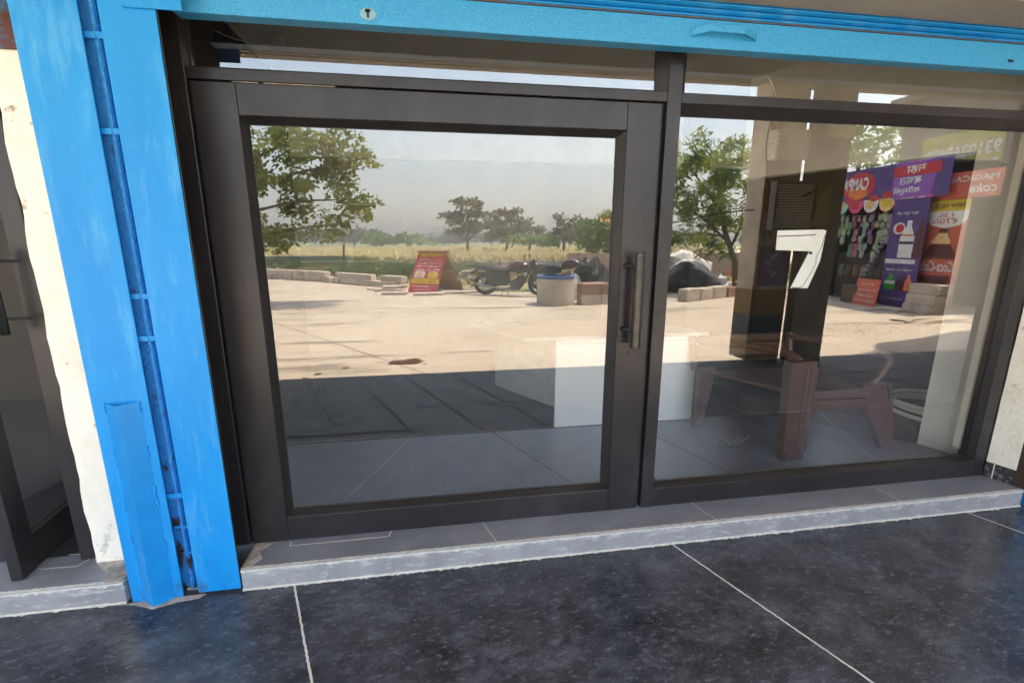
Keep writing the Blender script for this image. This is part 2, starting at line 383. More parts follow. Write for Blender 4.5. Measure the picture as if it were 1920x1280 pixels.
for k in range(-2, 9):
    x = -.723 + 1.885 * k + (0.01 if k == 1 else 0)
    strip(mb, (x, -.19), (x + .405 * 1.17, -1.36), .0075, .0016, .0013, 90)
tag(mb.build('floor_joints', M['cement']), kind='structure')
mb = MB(); yo = lambda v: 2 * G - v
for k in range(-9, 22):
    x = -.81 + .57 * k; strip(mb, (x, yo(1.44)), (x - .445 * 1.8, yo(3.26)), .013, .0005, .001, 20)
for (xa, xb, v) in ((-5, -.24, 1.56), (-.3, 1.1, 2.11), (1.1, 3.0, 1.75), (-5, -1.3, 2.4), (1.6, 8, 2.5)):
    strip(mb, (xa, yo(v)), (xb, yo(v)), .015, .0012, .001, 20)
tag(mb.build('outer_floor_joints', M['joint_dark']), kind='structure')
mb = MB(); strip(mb, (-9, yo(1.43)), (26, yo(1.43)), .02, .0018, .012, 500)
tag(mb.build('floor_seam', M['cement_dirty']), kind='structure')

# ---- ground, yard
mg = mat('field_earth', (.34, .27, .17), .95, (.26, .21, .12), .25, 9, .35, .65, .3, 3)
overlay(mg, (.10, .15, .045), .06, .46, .60, (1, 2.5, 1), 8)
mb = MB(); mb.face([(-1500, -1500, -.16), (1500, -1500, -.16), (1500, 300, -.16), (-1500, 300, -.16)]); tag(mb.build('ground', mg), kind='structure')
mb = MB()
edge = [(-30, 27), (-14, 24.5), (-8.6, 21.5), (-6, 19.6), (-4, 17.6), (-1.7, 14.9), (.9, 13.9), (2.5, 13.1), (4.5, 12.6), (6.5, 11.8), (9.5, 11.6), (13, 11.8), (20, 12.5), (40, 13)]
pts = [(x, 2 * G - y) for x, y in edge] + [(40, 2 * G - 3.2), (-30, 2 * G - 3.2)]
mb.face([(x, y, ZG) for x, y in pts][::-1])
yd = mb.build('yard', M['yard']); tag(yd, kind='structure')
if yd.data.polygons[0].normal.z < 0: yd.data.flip_normals()
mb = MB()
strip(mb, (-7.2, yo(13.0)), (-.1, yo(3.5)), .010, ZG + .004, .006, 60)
strip(mb, (-9, yo(10.4)), (12, yo(8.6)), .012, ZG + .005, .006, 60)  # this strip and the next: shadow of overhead wires, drawn as dark colour
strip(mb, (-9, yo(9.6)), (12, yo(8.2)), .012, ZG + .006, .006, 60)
tag(mb.build('yard_joint_wire_shadows', mat('joint_and_wire_shadow', (.20, .155, .115), .9)), kind='structure')
# dry field and green strip behind it
mf = mat('dry_field', (.62, .53, .31), .95, (.50, .43, .24), .12, 8, .35, .65, stretch=(1, 3, 1))
mb = MB(); mb.face([(-300, yo(140), -.14), (400, yo(140), -.14), (400, yo(34), -.14), (-300, yo(34), -.14)]); tag(mb.build('dry_field', mf), kind='structure')
mgf = mat('green_field', (.15, .21, .07), .95, (.24, .25, .09), .05, 8, .35, .65, stretch=(1, 3, 1))
mb = MB(); mb.face([(-600, yo(600), -.135), (900, yo(600), -.135), (900, yo(125), -.135), (-600, yo(125), -.135)]); tag(mb.build('green_field', mgf), kind='structure')

# ---- porch roof and an added shadow caster
rf = thing('porch_roof', 'brown plastered porch roof slab over the walkway, mirrored in the top panes', 'roof', (0, -1.5, 3.4))
mb = MB(); mb.box(-9, 26, 2 * G - 3.50, 0.6, 3.56, 3.76); mb.build('slab', M['ceil'], rf)
mb = MB(); mb.box(-9, 26, 2 * G - 3.58, 2 * G - 3.46, 3.47, 3.78); mb.box(-9, 26, 2 * G - 3.36, 2 * G - 3.32, 3.45, 3.56); mb.build('fascia', M['pillar_dark'], rf)
cn = thing('shadow_blocker', 'flat canopy beyond the pillars, added only to shade the yard at the right', 'blocker', (11, 4.5, 3.9), mirror=True)  # added sheet, outlined to cast the slanting shadow on the yard
mb = MB(); mb.prism([(6.9, 3.59), (7.0, 3.62), (8.4, 4.0), (9.0, 4.5), (10.2, 4.75), (11.4, 5.15), (12.6, 5.3), (13.9, 5.7), (13.9, 3.59)], 3.90, 3.94); BKC = mb.build('sheet', M['pillar_dark'], cn, mirror=True)
# shop body: front wall over the shutters, side walls, back, ceiling (inside)
wl = thing('shop_wall', 'plain plastered wall of the shop above the rolled shutter', 'wall', (0, .2, 2.6))
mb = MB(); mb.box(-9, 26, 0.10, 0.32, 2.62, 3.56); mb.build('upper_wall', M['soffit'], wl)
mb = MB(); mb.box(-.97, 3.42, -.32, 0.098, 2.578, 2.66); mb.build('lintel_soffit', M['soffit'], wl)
fl = MB(); fl.box(-1.38, 7, 0.0, 6.0, -.05, SH - .003); tag(fl.build('shop_floor', M['floor_in']), kind='structure')
fl = MB(); fl.box(-5.4, -1.385, 0.0, 6.0, -.05, SH - .003); tag(fl.build('neighbour_floor', M['left_floor']), kind='structure')
mb = MB()
strip(mb, (-.33, 1.16), (.065, .25), .006, SH + .0005, .0008); strip(mb, (-.9, 1.08), (.95, 1.08), .005, SH + .001, .0008)
tag(mb.build('shop_floor_joints', mat('tile_joint_light', (.22, .22, .24), .8)), kind='structure')
mb = MB(); strip(mb, (.37, 1.165), (.80, .25), .006, SH + .0015, .0008); strip(mb, (1.5, 1.165), (1.9, .1), .006, SH + .0015, .0008)
tag(mb.build('shop_floor_dark_joints', mat('tile_joint_dark', (.03, .03, .035), .8)), kind='structure')
iw = thing('interior_wall', 'cream inner wall of the shop with a doorway on its right side', 'wall', (0, 3.2, .1))
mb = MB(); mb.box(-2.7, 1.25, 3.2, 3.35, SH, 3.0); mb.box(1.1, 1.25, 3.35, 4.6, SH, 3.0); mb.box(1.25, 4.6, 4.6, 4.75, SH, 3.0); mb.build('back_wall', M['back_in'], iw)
mb = MB(); mb.box(-2.69, 4.55, 3.05, 3.19, 2.42, 2.995); mb.build('brightening_band', M['cream_in'], iw)  # pale band added on the back wall to brighten the top panes
mb = MB(); mb.prism([(-1.02, .09), (-1.2, .09), (-2.6, 3.2), (-2.4, 3.2)], SH, 3.0); mb.build('left_wall', M['cream_in'], iw)
mb = MB(); mb.prism([(3.58, .17), (3.72, .17), (3.60, .47), (3.47, .47)], SH, 2.14); mb.build('door_pier', M['cream_in'], iw)
mb = MB(); mb.prism([(3.58, .17), (3.72, .17), (2.98, 1.96), (2.84, 1.96)], 2.14, 3.0); mb.build('door_lintel', M['cream_in'], iw)
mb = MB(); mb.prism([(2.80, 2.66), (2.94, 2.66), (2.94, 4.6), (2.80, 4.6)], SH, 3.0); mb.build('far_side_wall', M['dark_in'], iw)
mb = MB(); mb.box(-3, 7, .32, 6, 3.0, 3.1); mb.build('ceiling', M['cream_in'], iw)
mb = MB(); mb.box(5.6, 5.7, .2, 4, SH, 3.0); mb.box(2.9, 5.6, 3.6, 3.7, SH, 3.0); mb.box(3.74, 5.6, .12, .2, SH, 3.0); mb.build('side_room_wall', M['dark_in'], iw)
# dark raised floor of the side room
inf = MB(); inf.box(-1.375, 2.60, 1.172, 4.59, SH - .003, SH + .001); tag(inf.build('inner_floor', M['left_floor']), kind='structure')
pf = MB(); pf.prism([(2.62, 1.34), (3.46, .49), (5.59, .49), (5.59, 3.5), (2.45, 3.5)], SH, SH + .13)
tag(pf.build('raised_floor', M['dark_in']), kind='structure')

# ---- step in front of the shop
def step(name, label, x0, x1, joints, endcap):
    t = thing(name, label, 'step', ((x0 + x1) / 2, -.1, 0))
    mb = MB(); mb.box(x0, x1, -.190, 0.04, .0, SH - .001); mb.build('riser', M['step_front'], t, bevel=.004)
    mb = MB(); mb.box(x0 + .002, x1 - .002, -.182, 0.042, SH - .0008, SH + .0012); mb.build('tread', M['step'], t)
    mb = MB()
    for a, b in joints: strip(mb, (a, 0.0), (b, -.182), .004, SH + .0018, .0006)
    # uneven white cement along the nosing and the foot
    n = int((x1 - x0) / .012)
    for zc, h, y in ((SH - .006, .010, -.1915), (.004, .008, -.1925)):
        pr = None
        for i in range(n + 1):
            x = x0 + (x1 - x0) * i / n; hh = h * (.6 + .35 * random.random() ** 2); q = (x, zc - hh / 2 - (random.random() ** 8) * .012 * (zc > .05), zc + (h / 2 if zc > .05 else hh))
            if pr: mb.face([(pr[0], y, pr[1]), (q[0], y, q[1]), (q[0], y, q[2]), (pr[0], y, pr[2])])
            pr = q
        mb.build('cement_nosing' if zc > .05 else 'cement_foot', M['cement'], t); mb = MB()
    pr = None
    for i in range(n + 1):
        x = x0 + (x1 - x0) * i / n; q = (x, -.1905, -.176 + random.uniform(0, .005))
        if pr: mb.face([(pr[0], pr[1], SH + .0022), (q[0], q[1], SH + .0022), (q[0], q[2], SH + .0022), (pr[0], pr[2], SH + .0022)])
        pr = q
    pr = None
    for i in range(n + 1):
        x = x0 + (x1 - x0) * i / n; q = (x, -.199 - random.random() ** 4 * .010, -.189)
        if pr: mb.face([(pr[0], pr[1], .0024), (q[0], q[1], .0024), (q[0], q[2], .0024), (pr[0], pr[2], .0024)])
        pr = q
    mb.build('cement_edge', M['cement'], t)
    return t
st = step('step', 'low grey tiled step with a white cement edge under the closed door and window', -.945, 3.445, ((.184, .241), (1.381, 1.436), (2.587, 2.593)), True)
mb = MB(); mb.prism([(-.945, .0), (-.86, .0), (-.905, -.06), (-.875, -.12), (-.91, -.175), (-.945, -.18)], SH + .001, SH + .004); mb.build('cement_patch', M['cement_dirty'], st)
# outline of the floor hinge cover
mb = MB()
for a, b in (((-.775, -.045), (-.30, -.045)), ((-.30, -.045), (-.29, -.002)), ((-.775, -.045), (-.775, -.015))): strip(mb, a, b, .006, SH + .0022, .0012)
mb.build('hinge_cover_outline', M['cement'], st)
st2 = step('step', 'low grey tiled step of the neighbouring shop at the left edge', -5.0, -1.425, ((-2.6, -2.55),), True)
mb = MB(); mb.prism([(-1.66, .0), (-1.43, .0), (-1.43, -.187), (-1.50, -.187), (-1.52, -.12), (-1.58, -.08)], SH + .001, SH + .006); mb.build('cement_patch', M['cement_dirty'], st2)
mb = MB()
for a, b in (((-1.86, -.04), (-1.70, -.045)), ((-1.70, -.045), (-1.66, .045)), ((-1.66, .045), (-1.80, .05))): strip(mb, a, b, .006, SH + .0022, .0012)
mb.build('hinge_cover_outline', M['cement'], st2)

# ================================================================== SHOPFRONT
fr = thing('shopfront_frame', 'black aluminium shopfront frame with a wide fixed window right of the door', 'window', (1.2, 0, SH))
B = .003
def bar(x0, x1, z0, z1, name, y0=0.0, y1=.10, par=fr, m='frame', bev=.003):
    mb = MB(); mb.box(x0, x1, y0, y1, z0, z1); return mb.build(name, M[m], par, bevel=bev)
bar(-1.06, -.970, SH, 2.62, 'jamb')
bar(1.076, 1.146, SH, 2.62, 'mullion', -.002)
bar(3.312, 3.398, SH, 2.62, 'jamb')
bar(-.970, 1.076, 2.207, 2.250, 'transom')
bar(1.146, 3.312, 2.205, 2.250, 'transom')
bar(1.146, 3.312, SH, .218, 'bottom_rail')
bar(-.970, -.962, SH, 2.207, 'door_stop', .03, .10, m='rubber', bev=0)
bar(1.056, 1.0755, SH, 2.207, 'door_stop', .03, .10, m='rubber', bev=0)
bar(-.962, 1.056, 2.2005, 2.2065, 'door_stop', .03, .10, m='rubber', bev=0)
def pane(x0, x1, z0, z1, par, bead, y=G, gasket=.004):
    """glazing bead frame and the glass in it"""
    bl, brr, bb, bt = bead
    mb = MB()
    mb.obox((x0, .006, z0), (x1 - x0, 0, 0), (0, y - .008, 0), (0, 0, .001))
    mb = MB()
    # sloping bead faces
    o = [(x0, .004, z0), (x1, .004, z0), (x1, .004, z1), (x0, .004, z1)]
    i = [(x0 + bl, y, z0 + bb), (x1 - brr, y, z0 + bb), (x1 - brr, y, z1 - bt), (x0 + bl, y, z1 - bt)]
    for k in range(4):
        j = (k + 1) % 4; mb.face([o[k], o[j], i[j], i[k]])
    b0 = [(p[0], y + .02, p[2]) for p in o]; b1 = [(p[0], y + .02, p[2]) for p in i]
    for k in range(4):
        j = (k + 1) % 4; mb.face([b0[j], b0[k], b1[k], b1[j]]); mb.face([i[j], b1[j], b1[k], i[k]])
    mb.build('glazing_bead', M['frame'], par)
    mb = MB(); t = .004
    X0, X1, Z0, Z1 = x0 + bl, x1 - brr, z0 + bb, z1 - bt
    for q in ((X0, X1, Z0, Z0 + t), (X0, X1, Z1 - t, Z1), (X0, X0 + t, Z0 + t, Z1 - t), (X1 - t, X1, Z0 + t, Z1 - t)): mb.box(q[0], q[1], y - .002, y - .0003, q[2], q[3])
    mb.build('gasket', M['rubber'], par)
    mb = MB(); mb.box(X0 - .004, X1 + .004, y, y + .006, Z0 - .004, Z1 + .004); return mb.build('glass', M['glass'], par)
pane(-.970, 1.076, 2.250, 2.61, fr, (.006, .045, .012, .01))
pane(1.146, 3.312, 2.250, 2.61, fr, (.03, .006, .004, .01))
pane(1.146, 3.312, .218, 2.205, fr, (.012, .010, .014, .045))

# the door
dr = thing('glass_door', 'closed glass door in a wide black aluminium frame with a round bar handle', 'door', (-.955, 0, SH))
def dbar(x0, x1, z0, z1, name, y0=-.004, bev=.003):
    mb = MB(); mb.box(x0, x1, y0, .045, z0, z1); return mb.build(name, M['frame'], dr, bevel=bev)
dbar(-.955, -.789, SH + .004, 2.198, 'stile'); dbar(.884, 1.052, SH + .004, 2.198, 'stile')
dbar(-.7885, .8835, 2.077, 2.198, 'top_rail', -.0032); dbar(-.7885, .8835, SH + .004, .238, 'bottom_rail', -.0032)
pane(-.789, .884, .238, 2.077, dr, (.018, .032, .014, .024))
hd = MB(); hd.lathe((.955, -.072, 0), [(0, 1.052), (.022, 1.052), (.0245, 1.056), (.0245, 1.518), (.022, 1.522), (0, 1.522)], 28); hd = hd.build('handle', M['steel'], dr, smooth=True)
hd.modifiers.new('e', 'EDGE_SPLIT')
for z in (1.455, 1.14):
    s_ = MB(); s_.tube([(.902, -.002, z), (.912, -.035, z), (.945, -.062, z)], .011, 10); s_.build('standoff', M['rubber'], hd)
bp = MB(); bp.box(.886, .912, -.012, -.0045, 1.10, 1.50); bp.build('back_plate', M['frame'], dr)
ih = MB(); ih.box(.818, .850, .056, .075, 1.085, 1.522); ih.build('inner_handle', M['rubber'], dr, bevel=.004)
kh = MB(); kh.lathe((.953, -.0045, 1.008), [(0, 0), (.012, 0), (.010, -.003), (0, -.003)], 16, 'Y'); kh = kh.build('lock', M['steel'], dr)
kk = MB(); kk.tube([(.953, -.0082, 1.012), (.953, -.0084, 1.011)], .004, 10); kk.box(.951, .955, -.0086, -.0078, 1.000, 1.011); kk.build('keyhole', M['black'], kh)
# silicone bits at the top of the door
mb = MB()
for a, b in ((-.80, -.70), (-.68, -.40)): mb.box(a, b, -.0055, -.004, 2.1985, 2.2015)
mb.build('sealant', M['cement_dirty'], dr)

# number 7 on the window glass (kept proud of the glass)
sv = [(1.762, 1.628), (2.030, 1.634), (2.052, 1.628), (2.040, 1.470), (1.985, 1.318), (1.880, 1.322), (1.967, 1.520), (1.765, 1.528)]
nb = MB(); nb.face([(x, G - .0025, z) for x, z in sv][::-1]); nb.face([(x, G - .0005, z) for x, z in sv])
for k in range(len(sv)):
    j = (k + 1) % len(sv); nb.face([(sv[k][0], G - .0025, sv[k][1]), (sv[j][0], G - .0025, sv[j][1]), (sv[j][0], G - .0005, sv[j][1]), (sv[k][0], G - .0005, sv[k][1])])
num = nb.build('number_sticker', M['numwhite']); tag(num, 'large white number 7 stuck on the window glass', 'number')
mb = MB()
def ink(mb, pts, wd, y):
    for i in range(len(pts) - 1):
        p, q = Vector(pts[i]), Vector(pts[i + 1]); d = (q - p).normalized(); s_ = Vector((-d.y, d.x)) * wd / 2
        mb.face([(p.x + s_.x, y, p.y + s_.y), (p.x - s_.x, y, p.y - s_.y), (q.x - s_.x, y, q.y - s_.y), (q.x + s_.x, y, q.y + s_.y)])
ink(mb, [(1.766, 1.598), (1.85, 1.601), (1.93, 1.604), (1.985, 1.606), (1.99, 1.612)], .005, G - .003)
ink(mb, [(2.048, 1.61), (2.035, 1.54), (2.012, 1.49), (2.016, 1.455), (1.99, 1.40), (1.955, 1.335), (1.93, 1.325), (1.89, 1.33)], .0035, G - .003)
ink(mb, [(1.882, 1.3235), (1.985, 1.3205)], .005, G - .003)
ink(mb, [(1.965, 1.512), (1.985, 1.512)], .014, G - .0031)
mb.build('marker_line', M['black'], num)
# marker scribbles on the door glass, a faint one on the window
def scrib(name, label, pts_list, wd, m, cat='scribble'):
    mb = MB()
    for pts in pts_list:
        # smooth a little
        q = []
        for i in range(len(pts) - 1):
            for k in range(4): t = k / 4; q.append((pts[i][0] * (1 - t) + pts[i + 1][0] * t, pts[i][1] * (1 - t) + pts[i + 1][1] * t))
        q.append(pts[-1]); q = [q[0]] + [((q[i - 1][0] + q[i][0] * 2 + q[i + 1][0]) / 4, (q[i - 1][1] + q[i][1] * 2 + q[i + 1][1]) / 4) for i in range(1, len(q) - 1)] + [q[-1]]
        ink(mb, q, wd, G - .0012)
    return tag(mb.build(name, m), label, cat)
def g2(px): return px
mk = mat('marker_ink', (.02, .02, .025), .5)
pen = mat('pale_pen_line', (.16, .165, .175), .6)
scrib('pen_scribble', 'black marker doodle on the lower left of the door glass', [
    [(-.715, .80), (-.70, .86), (-.66, .875), (-.65, .84), (-.69, .80), (-.705, .77), (-.66, .765), (-.63, .80), (-.60, .87), (-.585, .90), (-.60, .86), (-.565, .855), (-.575, .89)],
    [(-.57, .70), (-.575, .76), (-.50, .80), (-.42, .775), (-.40, .72), (-.46, .68), (-.55, .685)], [(-.54, .745), (-.49, .75)], [(-.54, .72), (-.48, .725)], [(-.72, .68), (-.68, .70), (-.66, .73)], [(-.70, .665), (-.56, .672)]], .0028, mk)
scrib('pen_scribble', 'pale scratched writing low on the window glass', [
    [(1.49, .43), (1.52, .47), (1.53, .43), (1.56, .47)], [(1.58, .43), (1.60, .46), (1.62, .43)], [(1.64, .43), (1.68, .475)], [(1.70, .43), (1.74, .48)], [(1.66, .42), (1.70, .46)]], .0028, pen)
scrib('pen_scribble', 'dark looping scribble on the pane above the door', [
    [(-.86, 2.40), (-.80, 2.375), (-.72, 2.36), (-.64, 2.355), (-.60, 2.36), (-.60, 2.375), (-.64, 2.378), (-.60, 2.39)], [(-.80, 2.375), (-.78, 2.40)], [(-.72, 2.39), (-.68, 2.385), (-.66, 2.40)]], .003, mk)
scrib('scratch_mark', 'curved pale scratch on the pane above the window', [[(1.60, 2.36), (1.63, 2.33), (1.655, 2.29), (1.665, 2.26)]], .004, mat('scratch', (.40, .34, .26), .6), 'scratch')
mb = MB(); mb.box(1.166, 1.182, G - .0015, G - .0005, .243, .247); mb.lathe((1.174, G - .001, .252), [(0, 0), (.004, 0), (0, -.0005)], 10, 'Y')
tag(mb.build('glass_mark', mk), 'tiny black maker mark in the lower left corner of the window', 'mark')

for (x, z) in ((-.872, .30), (-.872, 1.95), (.968, .30), (.968, 1.95), (.968, 1.70)):
    mb = MB(); mb.lathe((x, -.0042, z), [(0, 0), (.0045, 0), (.0035, -.0012), (0, -.0012)], 10, 'Y'); mb.build('screw', M['steel'], dr)
for (x, z) in ((1.111, .24), (1.111, 2.228), (3.355, .35), (3.355, 1.9), (2.2, .16), (3.0, .16)):
    mb = MB(); mb.lathe((x, -.0022 if x < 1.2 else -.0002, z), [(0, 0), (.0045, 0), (.0035, -.0012), (0, -.0012)], 10, 'Y'); mb.build('screw', M['steel'], fr)
# ---- rolling shutter
sh = thing('rolling_shutter', 'blue ribbed rolling shutter pulled up above the closed door and window', 'shutter', (1.2, -.12, 2.4))
mb = MB(); mb.box(-.93, 3.47, -.122, -.112, 2.392, 2.502); mb.box(-.93, 3.47, -.112, -.06, 2.392, 2.400); mb.build('bottom_rail', M['blue_rough'], sh, bevel=.002)
mb = MB(); mb.box(-.93, 3.47, -.127, -.118, 2.5025, 2.508); mb.build('rail_lip', mat('rusty_edge', (.10, .06, .05), .7, (.05, .09, .16), 20), sh)
# ribbed curtain: profile of half-round slats
mb = MB(); prof = []
z = 2.508; k = 0
while z < 2.62:
    for a in range(7):
        t = math.pi * a / 6; prof.append((-.110 - .014 * math.sin(t), z + .019 * (a / 6)))
    prof.append((-.098, z + .0195)); prof.append((-.098, z + .0225)); z += .023
for i in range(len(prof) - 1): mb.face([(-.93, prof[i][0], prof[i][1]), (3.47, prof[i][0], prof[i][1]), (3.47, prof[i + 1][0], prof[i + 1][1]), (-.93, prof[i + 1][0], prof[i + 1][1])])
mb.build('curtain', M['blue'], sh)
mb = MB()  # pull handle: a bent lip
hp = [(1.095, -.124, 2.442), (1.105, -.135, 2.447), (1.17, -.158, 2.457), (1.33, -.162, 2.455), (1.40, -.136, 2.445), (1.41, -.124, 2.441)]
for i in range(len(hp) - 1):
    a, b = hp[i], hp[i + 1]
    mb.face([(a[0], a[1], a[2] - .014), (b[0], b[1], b[2] - .014), (b[0], b[1], b[2] + .014), (a[0], a[1], a[2] + .014)])
    mb.face([(a[0], -.122, a[2] + .018), (a[0], a[1], a[2] + .014), (b[0], b[1], b[2] + .014), (b[0], -.122, b[2] + .018)])
mb.build('pull_handle', M['blue_rough'], sh)
mb = MB(); mb.lathe((-.238, -.1225, 2.428), [(0, 0), (.022, 0), (.020, -.002), (0, -.002)], 20, 'Y', 1.4); lk = mb.build('lock_plate', mat('pale_blue_paint', (.25, .48, .62), .5), sh)
mb = MB(); mb.box(-.242, -.234, -.1262, -.1248, 2.414, 2.442); mb.box(-.248, -.228, -.1262, -.1248, 2.432, 2.444); mb.build('keyhole', M['black'], lk)
mb = MB(); mb.tube([(2.765, -.1225, 2.429), (2.79, -.1225, 2.428)], .006, 8); mb.build('bolt_hole', M['black'], sh)

# ---- blue guide channels
def guide(name, label, xs, mirror=False):
    t = thing(name, label, 'shutter guide', ((xs[0] + xs[3]) / 2, -.1, 0))
    a, b, c, d = xs; K = -.125 if a < 0 else .06
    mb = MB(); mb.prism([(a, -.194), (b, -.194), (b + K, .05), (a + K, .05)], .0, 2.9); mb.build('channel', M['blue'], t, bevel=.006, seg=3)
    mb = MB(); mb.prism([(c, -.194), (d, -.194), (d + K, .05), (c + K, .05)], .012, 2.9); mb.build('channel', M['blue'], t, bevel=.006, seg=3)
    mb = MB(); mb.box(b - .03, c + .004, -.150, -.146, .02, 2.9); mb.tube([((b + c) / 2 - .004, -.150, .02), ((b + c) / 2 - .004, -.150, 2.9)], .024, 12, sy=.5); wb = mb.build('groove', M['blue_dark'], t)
    if a < 0:
        mb = MB(); mb.prism([(d + .0005, -.190), (d + .003, -.190), (d + .003 + K, .045), (d + .0005 + K, .045)], .02, 2.85); mb.build('reflection_mask', M['frame'], t)  # black plate added so the glass mirrors this side dark, not blue
    for z in (.48, .93, 1.18, 1.35, 1.66, 1.955, 2.27):
        if z in (.93, 1.66): continue
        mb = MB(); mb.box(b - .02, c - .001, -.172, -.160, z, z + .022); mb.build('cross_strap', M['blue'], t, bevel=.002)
    mb = MB()
    for z in (.33, .20): mb.box(b - .01, c - .004, -.168, -.160, z, z + .012)
    mb.build('paint_drips', M['blue_dark'], t)
    return t
gd = guide('shutter_guide', 'blue painted double steel channel between the two shops', (-1.400, -1.190, -1.130, -.948))
# angle iron welded at the foot of the left strip
mb = MB(); pf_ = [(-1.350, -.196), (-1.289, -.236), (-1.228, -.196)]
mb.prism([(-1.352, -.1945), (-1.289, -.240), (-1.226, -.1945), (-1.232, -.1945), (-1.289, -.233), (-1.346, -.1945)], 0, .935)
ai = mb.build('angle_iron', M['blue_fresh'], gd, bevel=.002)
mb = MB()
for (x, zz) in [(-1.352, .90), (-1.352, .70), (-1.352, .66), (-1.352, .45), (-1.352, .30), (-1.226, .90), (-1.226, .70), (-1.226, .52), (-1.226, .47), (-1.226, .25)]:
    for k in range(4): mb.blob((x + random.uniform(-.003, .003), -.196, zz + k * .012), (.006, .005, .007), k, 6, 4, flat=False)
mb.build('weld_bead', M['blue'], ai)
mb = MB(); mb.box(-1.20, -1.12, -.15, -.05, 0, .012); mb.prism([(-1.24, -.19), (-1.10, -.19), (-1.12, -.214), (-1.20, -.222), (-1.29, -.250), (-1.38, -.212), (-1.45, -.2)], .001, .004); mb.build('cement_foot', M['cement_dirty'], gd)
# blue lock brackets over the head of the guides
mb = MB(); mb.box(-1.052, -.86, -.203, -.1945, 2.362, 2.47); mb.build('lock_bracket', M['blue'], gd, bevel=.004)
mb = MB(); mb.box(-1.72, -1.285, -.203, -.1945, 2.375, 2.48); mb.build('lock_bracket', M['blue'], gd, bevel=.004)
gd2 = guide('shutter_guide', 'blue shutter guide at the far right end of the step', (3.462, 3.66, 3.73, 3.92))

# ---- plaster piers
pl = thing('plaster_pier', 'cream plaster pier left of the blue guide', 'wall', (-1.5, 0, SH))
mb = MB(); nseg = 40; xl = []
for i in range(nseg + 1):
    z = SH + (2.262 - SH) * i / nseg; xl.append((-1.628 + .004 * math.sin(i * .9) + random.uniform(-.003, .003) + .02 * (i / nseg) , z))
for i in range(nseg):
    a, b = xl[i], xl[i + 1]
    mb.face([(a[0], -.035, a[1]), (-1.40, -.035, a[1]), (-1.40, -.035, b[1]), (b[0], -.035, b[1])])
    mb.face([(a[0], .05, a[1]), (a[0], -.035, a[1]), (b[0], -.035, b[1]), (b[0], .05, b[1])])
mb.build('plaster', M['cream'], pl)
mb = MB(); mb.box(-1.68, -1.40, -.05, .05, 2.262, 2.9); mb.build('rusty_head', mat('peeling_blue_rust', (.05, .14, .24), .7, (.10, .035, .03), 14, 6, .45, .55, .6, 40), pl)
pr = thing('plaster_pier', 'cream plaster reveal with dark stain beside the window, right edge', 'wall', (3.43, -.05, SH))
mb = MB(); nseg = 40; a = []
for i in range(nseg + 1):
    z = .205 + (2.62 - .205) * i / nseg; a.append((random.uniform(-.003, .003), z))
for i in range(nseg):
    (p, z0), (q, z1) = a[i], a[i + 1]
    mb.face([(3.402 + p, -.004 + p, z0), (3.402 + q, -.004 + q, z1), (3.440, -.135, z1), (3.440, -.135, z0)])
mb.face([(3.402, -.004, .205), (3.44, -.135, .205), (3.50, -.1, .205), (3.5, .05, .205)])
mb.build('plaster', M['cream'], pr)
mb = MB(); mb.obox((3.440, -.135, SH), (.022, -.055, 0), (.12, 0, 0), (0, 0, 2.6)); mb.build('stained_edge', mat('dark_brown_stain', (.035, .018, .010), .85, (.20, .12, .06), 6, 5, .55, .7, stretch=(1, 1, .4)), pr)
mb = MB(); mb.obox((3.400, -.004, SH + .001), (.012, -.036, 0), (.1, 0, 0), (0, 0, .10)); mb.obox((3.4140, -.046, SH + .001), (.024, -.086, 0), (.1, 0, 0), (0, 0, .10))
sk = mat('mottled_black_skirting', (.02, .02, .022), .4, (.16, .155, .15), 45, 6, .5, .62); mb.build('skirting', sk, pr)
mb = MB(); mb.obox((3.4115, -.040, SH + .001), (.003, -.006, 0), (.1, 0, 0), (0, 0, .104)); mb.build('skirting_joint', M['cement'], pr)

# ================================================================== LEFT SHOP
lf = thing('shopfront_frame', 'black door frame of the neighbouring shop at the left edge', 'door frame', (-1.7, .02, SH))
mb = MB(); mb.box(-1.715, -1.640, .0, .10, SH, 2.262); mb.build('jamb', M['frame'], lf, bevel=.003)
mb = MB(); mb.box(-3.6, -1.715, .0, .10, 2.20, 2.262); mb.build('transom', M['frame'], lf, bevel=.003)
ld = thing('glass_door', 'half open black framed glass door of the neighbouring shop at the left edge', 'door', (-1.87, -.1, SH))
P0 = Vector((-1.885, -.115, SH + .006)); dd = Vector((-2.02 + 1.885, 1.20 + .115, 0)).normalized()  # leaf swings inwards
up = Vector((0, 0, 1)); nn = Vector((dd.y, -dd.x, 0))
def leafbox(a0, a1, z0, z1, th=.045, name='stile', m='frame', off=0): 
    mb = MB(); mb.obox(P0 + dd * a0 + nn * (off - th / 2) + up * z0, dd * (a1 - a0), nn * th, up * (z1 - z0)); return mb.build(name, M[m], ld, bevel=.003)
M['glass_left'] = glass('plain_glass', .0, (.8, .8, .8))
leafbox(0, .10, 0, 2.06); leafbox(1.1, 1.2, 0, 2.06); leafbox(.1005, 1.0995, .0, .16, .043, 'bottom_rail'); leafbox(.1005, 1.0995, 1.95, 2.06, .043, 'top_rail')
mb = MB(); mb.obox(P0 + dd * .1 + nn * -.003 + up * .16, dd * 1.0, nn * .006, up * 1.79); mb.build('glass', M['glass_left'], ld)
mb = MB(); mb.obox(P0 + dd * .1 + nn * .0222 + up * .157, dd * 1.0, nn * .004, up * .006); mb.build('gasket', M['steel'], ld)
hc = P0 + dd * .06
mb = MB(); hx = hc + nn * .0 - dd * .02 - nn * .09
mb.tube([(-1.735, -.075, 1.205), (-1.735, -.075, 1.545)], .016, 14); hl = mb.build('handle', M['steel'], ld, smooth=True)
